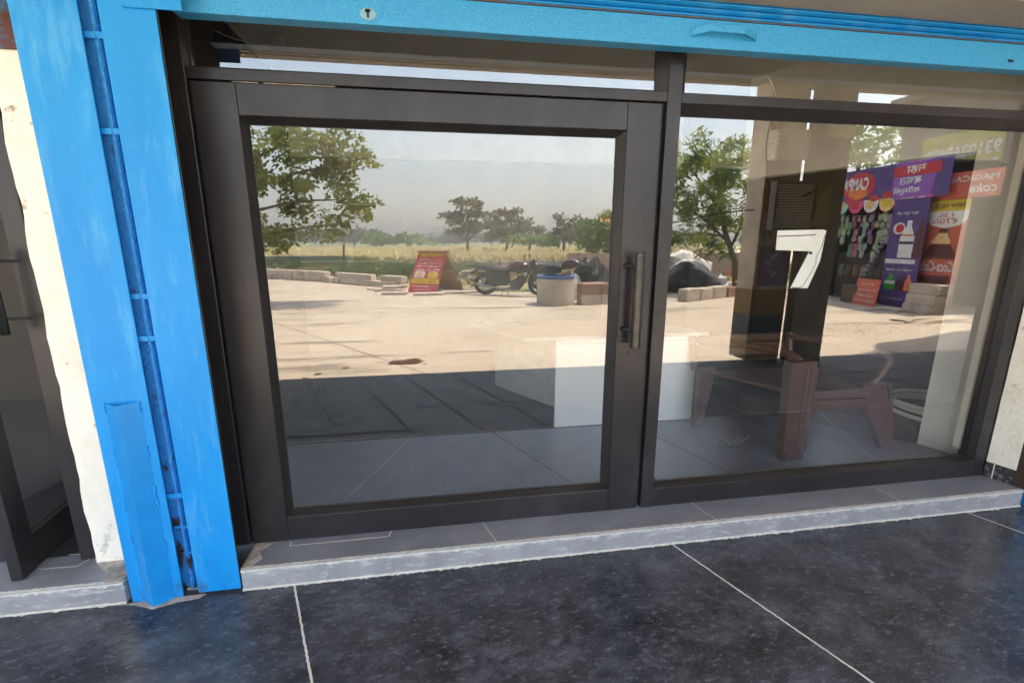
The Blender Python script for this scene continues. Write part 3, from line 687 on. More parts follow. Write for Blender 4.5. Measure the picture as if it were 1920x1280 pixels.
for z in (1.27, 1.50):
    mb = MB(); mb.tube([(-1.735, -.075, z), (-1.66, -.03, z - .005)], .006, 8); mb.build('standoff', M['rubber'], hl)
lr = thing('interior_wall', 'brown panelled wall inside the neighbouring shop at the left edge', 'wall', (-2.6, 2.5, SH))
mb = MB(); mb.box(-5.2, -1.36, 2.6, 2.7, SH, 3.0); mb.box(-1.42, -1.36, .10, 2.6, SH, 3.0); mb.build('panel_wall', mat('brown_panel', (.045, .026, .015), .6, (.03, .018, .011), 3, stretch=(4, 1, .4)), lr)
mb = MB(); mb.box(-5.2, -1.42, .1, 2.6, 3.0, 3.1); mb.build('ceiling', M['dark_in'], lr)
mb = MB(); mb.box(-2.62, -2.57, 2.58, 2.597, 1.28, 1.34); tag(mb.build('switch', mat('blue_switch', (.03, .12, .5), .4)), 'small blue switch on the brown wall of the left shop', 'switch')

# ================================================================== INTERIOR FURNITURE
dk = thing('desk', 'white laminate reception desk standing behind the door glass', 'desk', (1.45, 1.4, SH))
mb = MB(); mb.box(.875, 2.06, 1.172, 1.20, SH + .003, .835); mb.build('front_panel', M['white_lam'], dk, bevel=.002)
mb = MB(); mb.prism([(.62, 1.12), (2.12, 1.12), (1.82, 1.86), (.26, 1.86)], .836, .862); mb.build('top', M['desk_top'], dk, bevel=.002)
mb = MB(); mb.prism([(.877, 1.201), (.90, 1.201), (.50, 1.84), (.477, 1.84)], .27, .835); mb.build('side_panel', M['panel_grey'], dk)  # grey colour stands in for shade on this left-facing side
pp = MB(); pp.obox((.42, 1.62, .877), (.26, -.02, 0), (-.05, .16, 0), (0, 0, .003)); tag(pp.build('paper_sheet', M['white']), 'white paper sheet lying on the desk top', 'paper')
# glass sheet leaning on the back wall
gs = thing('glass_sheet', 'pale rectangular outline of a glass sheet fixed on the back wall', 'glass sheet', (-.7, 3.0, SH))
mb = MB()
for (a, b) in (((-1.90, 3.0, 1.36), (-1.90, 3.0, 1.95)), ((-1.90, 3.0, 1.95), (-.35, 3.0, 1.95)), ((-.35, 3.0, 1.95), (-.35, 3.0, 1.36)), ((-.35, 3.0, 1.36), (-1.90, 3.0, 1.36))): mb.tube([a, b], .007, 6)
mb.build('polished_edge', M['white_lam'], gs)

mb = MB(); mb.box(.876, 2.059, 1.1685, 1.1715, .790, .7945); mb.box(1.466, 1.469, 1.1685, 1.1715, SH + .004, .789); mb.build('panel_seam', M['panel_grey'], dk)
# plastic armchair
def curve3(mb, pts, r, n=6):
    q = []
    for i in range(len(pts) - 1):
        a = Vector(pts[max(i - 1, 0)]); b = Vector(pts[i]); c = Vector(pts[i + 1]); d = Vector(pts[min(i + 2, len(pts) - 1)])
        for k in range(6):
            t = k / 6; q.append(.5 * ((2 * b) + (-a + c) * t + (2 * a - 5 * b + 4 * c - d) * t * t + (-a + 3 * b - 3 * c + d) * t ** 3))
    q.append(Vector(pts[-1])); return mb.tube([tuple(p) for p in q], r, n)
ch = thing('plastic_chair', 'reddish brown moulded plastic armchair seen through the window', 'chair', (2.6, .7, SH))
def taper(mb, a, b, wa, wb, da, db):
    """tapered rectangular post from a (bottom) to b (top)"""
    a, b = Vector(a), Vector(b); L = []
    for (c, w_, d_) in ((a, wa, da), (b, wb, db)):
        L += [c + Vector((-w_ / 2, -d_ / 2, 0)), c + Vector((w_ / 2, -d_ / 2, 0)), c + Vector((w_ / 2, d_ / 2, 0)), c + Vector((-w_ / 2, d_ / 2, 0))]
    base = len(mb.v); mb.v += [tuple(q) for q in L]
    for q in ((3, 2, 1, 0), (4, 5, 6, 7), (0, 1, 5, 4), (1, 2, 6, 5), (2, 3, 7, 6), (3, 0, 4, 7)): mb.f.append(tuple(base + i for i in q)); mb.mi.append(mb.cur)
z0 = SH + .002
mb = MB(); taper(mb, (2.345, .40, z0), (2.35, .42, .80), .16, .19, .07, .08)
for k in range(3): taper(mb, (2.335 + .035 * k + .02, .362, z0 + .07), (2.335 + .035 * k + .04, .377, .76), .010, .014, .012, .012)
taper(mb, (2.345, .398, z0), (2.345, .398, z0 + .07), .13, .13, .078, .078)
mb.build('leg', M['brown'], ch, bevel=.014, seg=3)
mb = MB(); taper(mb, (3.16, .45, z0), (2.97, .47, .60), .10, .20, .06, .08); taper(mb, (3.20, .44, z0 + .03), (3.10, .45, .60), .02, .04, .03, .04); mb.build('leg', M['brown'], ch, bevel=.014, seg=3)
mb = MB(); taper(mb, (2.02, 1.02, z0), (2.05, 1.0, .60), .07, .13, .05, .07); taper(mb, (1.98, 1.0, z0), (1.99, .99, .60), .02, .03, .04, .05); mb.build('leg', M['brown'], ch, bevel=.014, seg=3)
mb = MB(); taper(mb, (2.86, 1.06, z0), (2.80, 1.02, .60), .07, .14, .05, .07); mb.build('leg', M['brown'], ch, bevel=.014, seg=3)
mb = MB(); mb.prism([(2.40, .42), (2.96, .44), (2.86, 1.02), (2.06, 1.0)], .545, .575); mb.box(2.42, 2.93, .425, .445, .44, .505); mb.box(2.42, 2.93, .418, .440, .515, .56); mb.build('seat', M['brown'], ch, bevel=.006)
mb = MB(); curve3(mb, [(2.35, .42, .79), (2.32, .52, .83), (2.20, .78, .83), (2.06, 1.02, .80), (2.02, 1.15, .80)], .028, 10); mb.build('armrest', M['brown'], ch, smooth=True)
mb = MB(); curve3(mb, [(2.97, .47, .57), (3.05, .46, .68), (3.10, .50, .78), (3.05, .75, .82), (2.93, 1.02, .80), (2.87, 1.15, .80)], .024, 10); mb.build('armrest', M['brown'], ch, smooth=True)
mb = MB(); mb.obox((2.02, 1.14, .66), (.84, 0, 0), (0, .03, 0), (0, .03, .09)); mb.obox((2.02, 1.17, .77), (.84, 0, 0), (0, .03, 0), (0, .02, .05)); mb.tube([(2.01, 1.1, .56), (2.0, 1.16, .83)], .028, 8); mb.tube([(2.86, 1.1, .56), (2.88, 1.16, .83)], .028, 8)
mb.build('backrest', M['brown'], ch)

hs = MB()
for k, (R1, zc) in enumerate(((.31, .258), (.28, .292), (.32, .326))):
    hs.ring((3.86 + .02 * k, .70, zc - .005), (0, 0.03 * (k - 1), 1), R1, .018, 48, 8)
tag(hs.build('hose_coil', M['hose'], smooth=True), 'coiled pale green hose lying on the dark raised floor', 'hose')

# ================================================================== ACROSS THE PORCH (seen mirrored in the glass)
BK = lambda mb, *a, **k: mb.build(*a, mirror=True, **k)
# -- pillars
pa = thing('porch_pillar', 'rough beige porch pillar with scrawled marks and painted bands at its foot', 'pillar', (4.25, 3.4, 0), mirror=True)
mb = MB(); mb.box(4.03, 4.52, 3.22, 3.56, .0, 3.56); BK(mb, 'shaft', M['pillar'], pa, bevel=.01)
for z0_, z1_, k in ((.02, .32, 'ochre'), (.32, .62, 'navy'), (.62, .95, 'ochre')):
    mb = MB(); mb.box(4.027, 4.523, 3.217, 3.563, z0_, z1_); BK(mb, 'painted_band', M[k], pa)
mb = MB()
def curve3(mb, pts, r, n=6):
    q = []
    for i in range(len(pts) - 1):
        a = Vector(pts[max(i - 1, 0)]); b = Vector(pts[i]); c = Vector(pts[i + 1]); d = Vector(pts[min(i + 2, len(pts) - 1)])
        for k in range(6):
            t = k / 6; q.append(.5 * ((2 * b) + (-a + c) * t + (2 * a - 5 * b + 4 * c - d) * t * t + (-a + 3 * b - 3 * c + d) * t ** 3))
    q.append(Vector(pts[-1])); return mb.tube([tuple(p) for p in q], r, n)
rr = random.Random(5)
for (x, z, s_) in ((4.14, 1.62, .07), (4.13, 1.42, .06), (4.18, 2.35, .05), (4.3, 1.75, .05), (4.2, 2.95, .06), (4.36, 3.1, .07)):
    pts = [(x + s_ * math.cos(t * 1.1) * rr.uniform(.5, 1), 3.216, z + s_ * 1.2 * math.sin(t * 1.1) * rr.uniform(.6, 1)) for t in range(5)]
    curve3(mb, pts, .007, 5)
BK(mb, 'scrawl', M['black'], pa)
# purple scribbled poster on it
mb = MB(); mb.box(4.08, 4.51, 3.205, 3.2165, 1.0, 1.50); ps = BK(mb, 'poster', mat('dark_violet_poster', (.12, .07, .15), .5, (.17, .10, .20), 9)); tag(ps, 'dark violet poster covered in pale scribbles on the beige pillar', 'poster')
mb = MB()
for q in range(9):
    x, z = rr.uniform(4.12, 4.45), rr.uniform(1.04, 1.42); pts = [(x, 3.2035, z)]
    for t in range(6): x += rr.uniform(-.06, .07); z += rr.uniform(-.06, .06); pts.append((min(max(x, 4.09), 4.5), 3.2035, min(max(z, 1.01), 1.49)))
    curve3(mb, pts, .0035, 4)
BK(mb, 'scribble', mat('pale_violet_line', (.75, .70, .80), .6), ps)
pb = thing('porch_pillar', 'dark brown porch pillar beside the beige one, carrying the meter box', 'pillar', (4.8, 3.2, 0), mirror=True)
mb = MB(); mb.box(4.590, 5.08, 3.12, 3.27, .0, 3.56); BK(mb, 'shaft', M['pillar_dark'], pb, bevel=.006)
# inverter / AC boxes and meter
bx = thing('junction_box', 'pale ribbed electrical box on the beige pillar', 'electrical box', (4.2, 3.1, 2.7), mirror=True)
mb = MB(); mb.box(4.02, 4.44, 3.04, 3.215, 2.53, 2.87); BK(mb, 'housing', M['abs'], bx, bevel=.012)
mb = MB()
for k in range(6): mb.box(3.998, 4.022, 3.05, 3.20, 2.55 + k * .055, 2.575 + k * .055)
BK(mb, 'cooling_fins', M['abs'], bx)
mb = MB(); mb.box(4.27, 4.42, 3.034, 3.040, 2.60, 2.82); BK(mb, 'sticker', M['white'], bx)
ac = thing('louvred_unit', 'grey louvred cooler unit hanging between the two porch pillars', 'cooler', (4.4, 3.0, 1.95), mirror=True)
mb = MB(); mb.box(4.02, 4.80, 2.98, 3.09, 1.70, 2.28); BK(mb, 'housing', mat('dirty_grey_housing', (.20, .18, .15), .7, (.14, .12, .10), 6), ac, bevel=.01)
mb = MB()
for k in range(17): mb.box(4.05, 4.52, 2.965, 2.98, 1.74 + k * .030, 1.752 + k * .030)
BK(mb, 'louvres', M['abs'], ac)
mb = MB(); mb.box(4.56, 4.76, 2.972, 2.9795, 1.76, 2.24); BK(mb, 'label_sheet', mat('yellowed_sheet', (.33, .29, .18), .7), ac)
mt = thing('meter_box', 'beige meter box with a dark window high on the dark pillar', 'meter box', (4.75, 3.0, 2.9), mirror=True)
mb = MB(); mb.box(4.70, 5.02, 3.02, 3.137, 2.80, 3.10); BK(mb, 'housing', M['abs'], mt, bevel=.01)
mb = MB(); mb.box(4.74, 4.95, 3.012, 3.0198, 3.02, 3.08); BK(mb, 'window', M['black'], mt)
mb = MB(); curve3(mb, [(4.80, 3.0, 2.80), (4.84, 2.97, 2.6), (4.74, 2.96, 2.3), (4.58, 2.95, 2.1), (4.55, 2.95, 1.85), (4.40, 2.95, 1.70), (4.44, 2.95, 1.60), (4.62, 2.95, 1.58), (4.74, 2.95, 1.68)], .008)
mb.ring((4.60, 3.0, 2.68), (.2, 1, 0), .13, .006, 28, 5, .9); mb.ring((4.61, 2.99, 2.66), (.25, 1, 0), .11, .006, 28, 5, 1.1)
tag(BK(mb, 'cable', M['wire']), 'pale looped cable hanging from the meter box', 'cable')
mb = MB(); curve3(mb, [(4.02, 3.24, 3.45), (4.00, 3.2, 3.0), (3.98, 3.2, 2.7), (4.05, 3.19, 2.3), (4.10, 3.19, 2.15)], .008); curve3(mb, [(4.11, 3.19, 2.2), (4.3, 3.0, 2.08), (4.5, 2.95, 2.16)], .012)
tag(BK(mb, 'cable', M['wire_dark']), 'dark cable sagging down the beige pillar', 'cable')
mb = MB(); curve3(mb, [(3.3, 4.6, 1.8), (3.9, 3.7, 1.95), (4.1, 3.21, 1.96), (4.3, 3.2, 1.97)], .010); tag(BK(mb, 'cable', M['wire_dark']), 'thin dark line tied to the left face of the beige pillar', 'cable')

# -- far right end: building with yellow sign
bd = thing('brown_building', 'brown rendered building side behind the drinks stall', 'building', (14.6, 9, 0), mirror=True)
mb = MB(); mb.prism([(14.25, 10.85), (14.25, 4.0), (19, 4.0), (19, 10.85)], ZG, 6.2); BK(mb, 'wall', M['building'], bd)
mb = MB(); mb.box(14.0, 14.25, 4.0, 11.2, 5.6, 5.8); BK(mb, 'ledge', M['building'], bd)
mb = MB()
for k in range(15): mb.box(14.05, 14.08, 6.2 + k * .30, 6.23 + k * .30, 5.8, 6.55)
mb.box(14.04, 14.09, 6.0, 10.8, 6.5, 6.56); mb.box(14.04, 14.09, 6.0, 10.8, 6.1, 6.14); BK(mb, 'railing', M['wire_dark'], bd)
ys = thing('phone_number_sign', 'yellow sign with large phone numbers on the brown building', 'sign', (14.2, 9, 4), mirror=True)
yr = lambda x, y, z: Vector((x, 2 * G - y, z))
bo = Board(yr(14.2, 8.05, 3.20), yr(14.2, 10.12, 3.20), yr(14.2, 8.05, 4.48), ys)
bo.board(M['ysign'], .03)
bo.text('NAVEEN SHARMA', .02, .80, .86, .14, M['ygreen'], bold=.02)
bo.text('9310269620', .02, .46, .92, .26, M['white'], bold=.02); bo.text('9312269620', .02, .12, .92, .26, M['white'], bold=.02)
ar = thing('arched_opening', 'pale grey-green arch under the yellow sign', 'arch', (14.2, 8.6, 2.6), mirror=True)
mb = MB(); pts = [(8.05, 2.2)] + [(8.75 + .70 * math.cos(t), 2.2 + .75 * math.sin(t)) for t in [math.pi * k / 12 for k in range(12, -1, -1)]]
mb.face([(14.235, p[0], p[1]) for p in pts[1:]]); BK(mb, 'shade', M['greyarch'], ar)
mb = MB(); mb.tube([(14.23, 8.75 + .74 * math.cos(math.pi * k / 16), 2.2 + .79 * math.sin(math.pi * k / 16)) for k in range(17)], .05, 6); BK(mb, 'surround', M['abs'], ar)

# -- drinks stall
stl = thing('drinks_stall', 'dark open stall with shelves and purple drinks banner across its front', 'stall', (12.6, 9.2, ZG), mirror=True)
mb = MB(); mb.box(12.0, 12.06, 10.55, 10.62, ZG, 3.7); mb.box(12.0, 14.0, 10.60, 10.66, ZG, 3.6); mb.box(13.9, 13.96, 7.6, 10.6, ZG, 3.5); mb.box(11.95, 14.0, 7.55, 10.7, 3.42, 3.47); BK(mb, 'frame', M['bagblack'], stl)
mb = MB(); mb.box(12.3, 13.0, 7.95, 10.5, ZG, .55); mb.box(12.3, 12.34, 7.95, 10.5, .55, 1.25); BK(mb, 'counter', mat('dark_counter', (.035, .032, .028), .6, (.06, .05, .04), 9), stl)
# hanging packet strips: each strip one thing in a group
pk = lambda n, c: mat('packet_' + n, tuple(min(1, q * 1.7) for q in c), .3, tuple(min(1, q * 3.2 + .05) for q in c[::-1]), 26, 3, .50, .60)
cols = [pk('yellow', (.26, .20, .03)), pk('green', (.05, .13, .05)), pk('orange', (.25, .09, .03)), pk('red', (.20, .03, .03)), pk('grey', (.16, .16, .15)), pk('ochre', (.20, .15, .05)), pk('violet', (.10, .05, .14)), pk('teal', (.08, .15, .14))]
rp = random.Random(11)
for k in range(17):
    y = 8.12 + k * .140 + rp.uniform(-.02, .02); m = cols[[4, 2, 3, 1, 2, 0, 5, 0, 3, 7, 4, 2, 3, 1, 0, 5, 1][k]]; L = rp.choice([4, 5, 6])
    mb = MB()
    for j in range(L):
        z1_ = 2.30 - j * .20 + rp.uniform(-.03, .03); x = 12.02 + rp.uniform(-.08, .10); a = rp.uniform(-.04, .04)
        mb.blob((x, y + a, z1_ - .1), (.03, .075 * rp.uniform(.7, 1.25), .10 * rp.uniform(.75, 1.2)), k * 10 + j, 8, 6, .15, flat=False); mb.box(x - .004, x + .004, y - .07 + a, y + .07 + a, z1_ - .012, z1_ + .006)
    tag(BK(mb, 'packet_strip', m), '%s strip of snack packets from the right, hanging in the dark stall' % ORD[k], 'snack packets', 'snack packet strips hanging in the stall')
for k in range(2):
    mb = MB()
    for j in range(6):
        mb.blob((14.12, 8.30 + .26 * k, 2.02 - j * .24), (.03, .11, .10), k * 9 + j + 60, 8, 6, .2, flat=False)
    tag(BK(mb, 'packet_strip', M['bagwhite']), '%s strip of silver packets right of the tall red drinks poster' % ('outer', 'inner')[k], 'snack packets', 'silver packet strips beside the red poster')
mb = MB()
for j in range(9): mb.blob((11.95 - .02 * j, 8.75 + .05 * j, 1.55 - j * .13), (.05, .07, .06), 90 + j, 8, 6, .2, flat=False)
tag(BK(mb, 'packet_strip', mat('foil', (.35, .32, .35), .3, (.12, .09, .14), 20, metal=.4)), 'slanting strip of foil packets left of the tall purple poster', 'snack packets')
for j, (y, m) in enumerate(((10.2, 'stone_low'), (9.95, 'wood'), (9.7, 'ochre'), (9.45, 'ply'), (9.2, 'stone_low'), (8.95, 'wood'))):
    mb = MB(); mb.lathe((12.2, y, .55), [(0, 0), (.09, 0), (.10, .05), (.10, .26), (.07, .30), (.075, .34), (0, .34)], 14); tag(BK(mb, 'snack_jar', M[m]), '%s jar from the left on the dark stall counter' % ('first', 'second', 'third', 'fourth', 'fifth', 'sixth')[j], 'jar', 'jars on the stall counter')
# banner
bn = thing('stall_banner', 'purple drinks banner with scalloped food pictures along its lower edge', 'banner', (11.8, 8.8, 3), mirror=True)
bo = Board(yr(11.8, 7.25, 2.62), yr(11.8, 10.26, 2.62), yr(11.8, 7.25, 3.52), bn)
bo.board(M['purple'], .012)
bo.oval(.80, .50, .17, .42, M['red']); bo.oval(.80, .30, .10, .20, M['orange'], l=.006)
bo.text('CAMPA', .70, .38, .27, .38, M['white'], l=.009, bold=.03)
bo.shape([(.13, .06), (.44, .0), (.47, .30), (.46, 1.02), (.10, .98)], M['violet'], l=.003); bo.rect(.08, .62, .47, .90, M['red'], l=.006)
bo.text('महा', .20, .66, .16, .22, M['white'], bold=.02); bo.text('बचत', .22, .38, .19, .20, M['white'], bold=.02); bo.text('कॉम्बो', .22, .10, .23, .24, M['white'], bold=.02)
for k, (m1, m2) in enumerate((('pink', 'white'), ('white', 'food'), ('food', 'yellow'), ('white', 'food'), ('pink', 'red'), ('cyanp', 'food'))):
    a = .18 + k * .155; n = 10
    pts = [(a - .075 * math.cos(math.pi * t / n), -.02 - .30 * math.sin(math.pi * t / n)) for t in range(n + 1)]
    bo.shape([(a + .075, .06), (a - .075, .06)] + pts, M[m1], 'scallop', l=.002); bo.oval(a + .01, -.08, .045, .12, M[m2], l=.008); 
for a, b in ((.88, .02), (.62, .04), (.50, .10)): bo.oval(a, b + .06, .05, .10, M['red'], l=.007)
# purple tall poster
pp2 = thing('drinks_poster', 'tall purple poster with milk bottle and soft drinks at the stall corner', 'poster', (11.8, 8, 1), mirror=True)
bo = Board(yr(11.78, 7.58, -.10), yr(11.78, 8.50, -.10), yr(11.78, 7.58, 2.62), pp2)
bo.board(M['purple'], .02)
bo.rect(.12, .405, .98, .445, M['white']); bo.text('कूल कूल रहो', .25, .85, .6, .035, M['white'])
bot = lambda bo, a, b, w_, h_, m: bo.shape([(a - w_, b), (a + w_, b), (a + w_, b + h_ * .55), (a + w_ * .35, b + h_ * .85), (a + w_ * .35, b + h_), (a - w_ * .35, b + h_), (a - w_ * .35, b + h_ * .85), (a - w_, b + h_ * .55)], m, l=.006)
bot(bo, .45, .46, .20, .34, M['white']); bo.rect(.26, .585, .64, .61, M['navy'], l=.008); bo.rect(.27, .66, .62, .675, M['orange'], l=.008)
bot(bo, .12, .46, .10, .36, M['maroon']); bo.oval(.72, .73, .17, .055, M['white'], l=.007); bo.oval(.70, .73, .12, .04, M['red'], l=.009)
bo.text('गर्मी का साथी', .15, .33, .75, .03, M['white']); bot(bo, .73, .155, .16, .15, M['green']); bo.rect(.58, .21, .88, .24, M['white'], l=.009)
bot(bo, .42, .155, .10, .13, M['maroon']); bot(bo, .20, .155, .10, .15, M['orange']); bo.text('ठंडा पानी व कोल्ड ड्रिंक', .1, .06, .8, .02, M['white'])
# tall red cola poster and its head board
cp = thing('drinks_poster', 'tall red cola poster with a dark bottle under a yellow strip', 'poster', (12, 7.2, 1), mirror=True)
bo = Board(yr(12.0, 6.86, -.02), yr(12.0, 7.80, -.02), yr(12.0, 6.86, 2.52), cp)
bo.board(M['red2'], .03); bo.rect(.965, 0, 1, 1, M['cream_in'], l=.006)
bo.rect(.0, .90, .965, 1.0, M['yellow'], l=.005); bo.text('NEW PACK', .12, .93, .72, .04, M['wood'], l=.012)
bo.shape([(.0, .90), (.0, .82), (.15, .77), (.48, .745), (.82, .77), (.965, .82), (.965, .90)], M['cream_in'], l=.005)
bo.text('1.5L', .34, .845, .34, .04, M['red'], l=.009); bo.text('₹70/-', .22, .785, .58, .05, M['red'], l=.009)
bo.shape([(.18, .0), (.86, .0), (.84, .22), (.92, .35), (.90, .50), (.74, .60), (.60, .70), (.60, .74), (.40, .74), (.40, .70), (.28, .60), (.12, .50), (.12, .35), (.2, .22)], M['maroon'], l=.006)
bo.shape([(.60, .70), (.40, .70), (.26, .60), (.78, .60)], M['food'], l=.008); bo.rect(.1, .30, .94, .46, M['red2'], l=.009)
bo.text('Coca-Cola', .10, .34, .80, .10, M['white'], l=.013, shear=.35, bold=.02)
hb = thing('head_board', 'red magical drink board above the tall cola poster', 'sign', (12, 7, 2.8), mirror=True)
bo = Board(yr(11.97, 6.30, 2.53), yr(11.97, 7.82, 2.53), yr(11.97, 6.30, 3.12), hb)
bo.board(M['red2'], .03); bo.text('MAGICAL', .06, .62, .66, .22, M['cream_in'], bold=.01); bo.text('coke', .06, .18, .36, .34, M['cream_in'], bold=.02, shear=.3)
# orange hindi notice
os_ = thing('notice_board', 'small orange notice board with four lines of white writing by the stall', 'sign', (11.3, 8.5, 0), mirror=True)
bo = Board(yr(11.25, 8.09, ZG), yr(11.32, 8.83, ZG), yr(11.33, 8.09, .58), os_)
bo.board(M['orange_sign'], .02)
for k, (t, a, w_) in enumerate((('मोबाइल रीचार्ज', .18, .62), ('आधार कार्ड, पैन कार्ड व', .06, .88), ('फोटो कॉपी', .14, .72), ('की सुवीधा उपलब्ध है', .06, .86))): bo.text(t, a, .74 - .21 * k, w_, .11, M['white'], bold=.015)
mb = MB(); mb.box(11.35, 11.6, 8.75, 9.25, ZG, .35); tag(BK(mb, 'small_crate', M['wood'], bevel=.01), 'dark wooden crate behind the orange notice board', 'crate')
mb = MB(); mb.box(11.7, 12.05, 7.05, 7.75, ZG, .10); tag(BK(mb, 'base_block', M['bagblack'], bevel=.01), 'black base block under the tall red poster', 'base block')

# -- concrete blocks by the stall
def block(label, grp, x, y, z, l_, d_, h_, rz=0, m='block', name='concrete_block'):
    mb = MB(); c, s_ = math.cos(rz), math.sin(rz)
    ux, uy = Vector((c, s_, 0)), Vector((-s_, c, 0)); o = Vector((x, y, z)) - ux * l_ / 2 - uy * d_ / 2
    mb.obox(o, ux * l_, uy * d_, (0, 0, h_)); b = BK(mb, name, M[m], bevel=.018); return tag(b, label, 'block', grp)
for k, (nm) in enumerate(('bottom', 'middle', 'top')):
    block('pale concrete block, %s of the stack in front of the red cola poster' % nm, None, 11.35 + .03 * k, 6.95 - .02 * k, ZG + .235 * k, .40, .66, .23, .06 * k)
block('flat paving slab lying at the foot of the purple poster', None, 11.15, 7.5, ZG, .5, .5, .06, .3)
mb = MB(); mb.blob((11.2, 6.0, ZG), (1.6, .35, .10), 3, 24, 8, .3, 5); tag(BK(mb, 'kerb_mound', M['yard']), 'low broken concrete kerb mound in front of the stall', 'kerb')
mb = MB(); rnd = random.Random(3)
for k in range(900):
    x, y = (rnd.gauss(8.2, 1.2), rnd.gauss(5.6, .35)) if k < 260 else ((lambda q: (q, 12.0 + max(0, -q) * .95 + rnd.gauss(0, .8)))(rnd.uniform(-7, 7)) if k < 640 else (rnd.uniform(-4, 9), rnd.uniform(4, 11))); s_ = rnd.uniform(.01, .035); mb.blob((x, y, ZG), (s_, s_ * .7, s_ * .5), k, 5, 3, .3)
tag(BK(mb, 'gravel', M['yard']), 'loose gravel scattered on the yard before the stall', 'gravel', kind='stuff')

# -- dung pile and crumbs
mb = MB()
for k in range(9): mb.blob((-.46 + rnd.uniform(-.17, .17), 4.26 + rnd.uniform(-.07, .07), ZG), (rnd.uniform(.05, .12), rnd.uniform(.05, .09), rnd.uniform(.03, .06)), k, 12, 7, .4, 4)
tag(BK(mb, 'dung_pile', M['dung']), 'brown crumbly dung pile on the concrete yard', 'dung pile')
for kc, (x, y, s_) in enumerate(((-1.30, 4.1, .035), (-1.60, 3.85, .035), (-.27, 4.6, .02), (-.24, 4.15, .02), (-.88, 4.35, .02), (-1.72, 3.68, .03))):
    mb = MB(); mb.blob((x, y, ZG), (s_ * 1.6, s_, s_ * .5), int(x * 100), 8, 5, .3); tag(BK(mb, 'dung_crumb', M['dung']), ('larger crumb left of the dung pile', 'crumb farther left of the dung pile', 'tiny crumb behind the dung pile', 'tiny crumb touching the right of the dung pile', 'tiny crumb just left of the dung pile', 'leftmost crumb near the paving edge')[kc], 'dung', 'crumbs around the dung pile')

# -- A-frame board
af = thing('a_frame_board', 'red and yellow folding food board standing at the yard edge', 'sign board', (0, 13.6, ZG), mirror=True)
A0, A1 = yr(-.12, 13.10, ZG + .02), yr(-1.07, 13.57, ZG + .02); T0, T1 = yr(.30, 13.42, 1.26), yr(-.70, 13.90, 1.26)
# slanted sheet: build with u from A0 (right end, reading start) to A1
u = (A1 - A0); v = (T0 - A0)
class BoardS(Board):
    def __init__(s, P0, P1, T, p): s.o = P0; s.U = P1 - P0; s.V = T - P0; s.p = p; s.n = s.U.cross(s.V).normalized()
    def P(s, a, b, l=0): return s.o + s.U * a + s.V * b + s.n * l
    def board(s, m, th=.02, name='board'):
        mb = MB(); mb.obox(s.P(0, 0, -th), s.U, s.V, s.n * th); return mb.build(name, m, s.p)
    def text(s, body, a, b, w, h, m, l=.008, bold=.01, shear=0, name='lettering'):
        t = text_mesh(name, body, (0, 0, 0), (1, 0, 0), (0, 1, 0), h, w, m, s.p, 0, bold, 'LEFT', shear)
        for q in t.data.vertices: q.co = s.P(a + q.co.x, b + q.co.y, l)
        return t
bo = BoardS(A0, A1, T0, af)
bo.board(M['red'], .02, 'front_panel')
bo.text('पंजाबी ढाबा', .06, .84, .86, .12, M['yellow'], bold=.04)
for k, t in enumerate(('शुद्ध शाकाहारी भोजन', 'दाल मखनी, शाही पनीर', 'आलू पराठा, लस्सी, चाय', 'यहाँ हर समय मीलता है')): bo.text(t, .08, .745 - k * .078, .84, .05, M['white'], l=.01, bold=.03)
bo.rect(.10, .34, .46, .50, M['food'], l=.006); bo.rect(.56, .34, .92, .50, M['white'], l=.006); bo.oval(.74, .42, .12, .05, M['food'], l=.01); bo.oval(.28, .42, .13, .06, M['yellow'], l=.01)
bo.rect(.02, .20, .98, .32, M['yellow'], l=.006); bo.text('ऑर्डर बुक करें', .10, .225, .8, .06, M['red'], l=.011, bold=.02)
bo.text('खाने की होम डीलीवरी', .1, .115, .8, .045, M['white'], l=.01, bold=.03); bo.text('मो. 9310269620', .2, .045, .6, .04, M['white'], l=.01, bold=.03)
bb = BoardS(yr(-.15, 14.3, ZG + .02), yr(.79, 13.79, ZG + .02), T1, af); bb.board(M['ply'], .02, 'back_panel')
mb = MB()
for P, Q in ((A0, T0), (yr(.79, 13.79, ZG), T0)): mb.obox(P, (Q - P), Vector((.03, .0, 0)), Vector((0, .03, 0)))
mb.obox(A0.lerp(T0, .5), yr(.79, 13.79, ZG).lerp(T0, .5) - A0.lerp(T0, .5), Vector((0, 0, .03)), Vector((.0, .03, 0)))
mb.build('rail', M['wood'], af)

# -- motorcycle (origin = rear contact point, x forward)
bk = thing('motorcycle', 'black and red motorcycle with a cloth cover over its seat', 'motorcycle', (1.45, 12.5, ZG), mirror=True)
fw = Vector((.905, -.425, 0)); sd = Vector((.425, .905, 0))
def bmap(mb): 
    mb.v = [tuple(Vector((1.45, 12.5, ZG)) + fw * x * 1.06 + sd * y + Vector((0, 0, z))) for x, y, z in mb.v]; return mb
def bpart(mb, name, m, par=bk, **k): bmap(mb); return BK(mb, name, M[m], par, **k)
def wheel(x):
    mb = MB(); mb.ring((x, 0, .335), (0, 1, 0), .275, .058, 28, 8, 1.12); wh = bpart(mb, 'wheel', 'tyre', smooth=True)
    mb = MB(); mb.ring((x, 0, .335), (0, 1, 0), .215, .020, 24, 6, 1.12)
    for k in range(5):
        t = k * 2 * math.pi / 5 + .3; mb.tube([(x, 0, .335), (x + .22 * 1.12 * math.cos(t), 0, .335 + .22 * math.sin(t))], .018, 5)
    mb.tube([(x, -.07, .335), (x, .07, .335)], .06, 12); mb.tube([(x, -.06, .335), (x, -.055, .335)], .11, 16)
    bpart(mb, 'rim', 'silver', wh)
wheel(0); wheel(1.72)
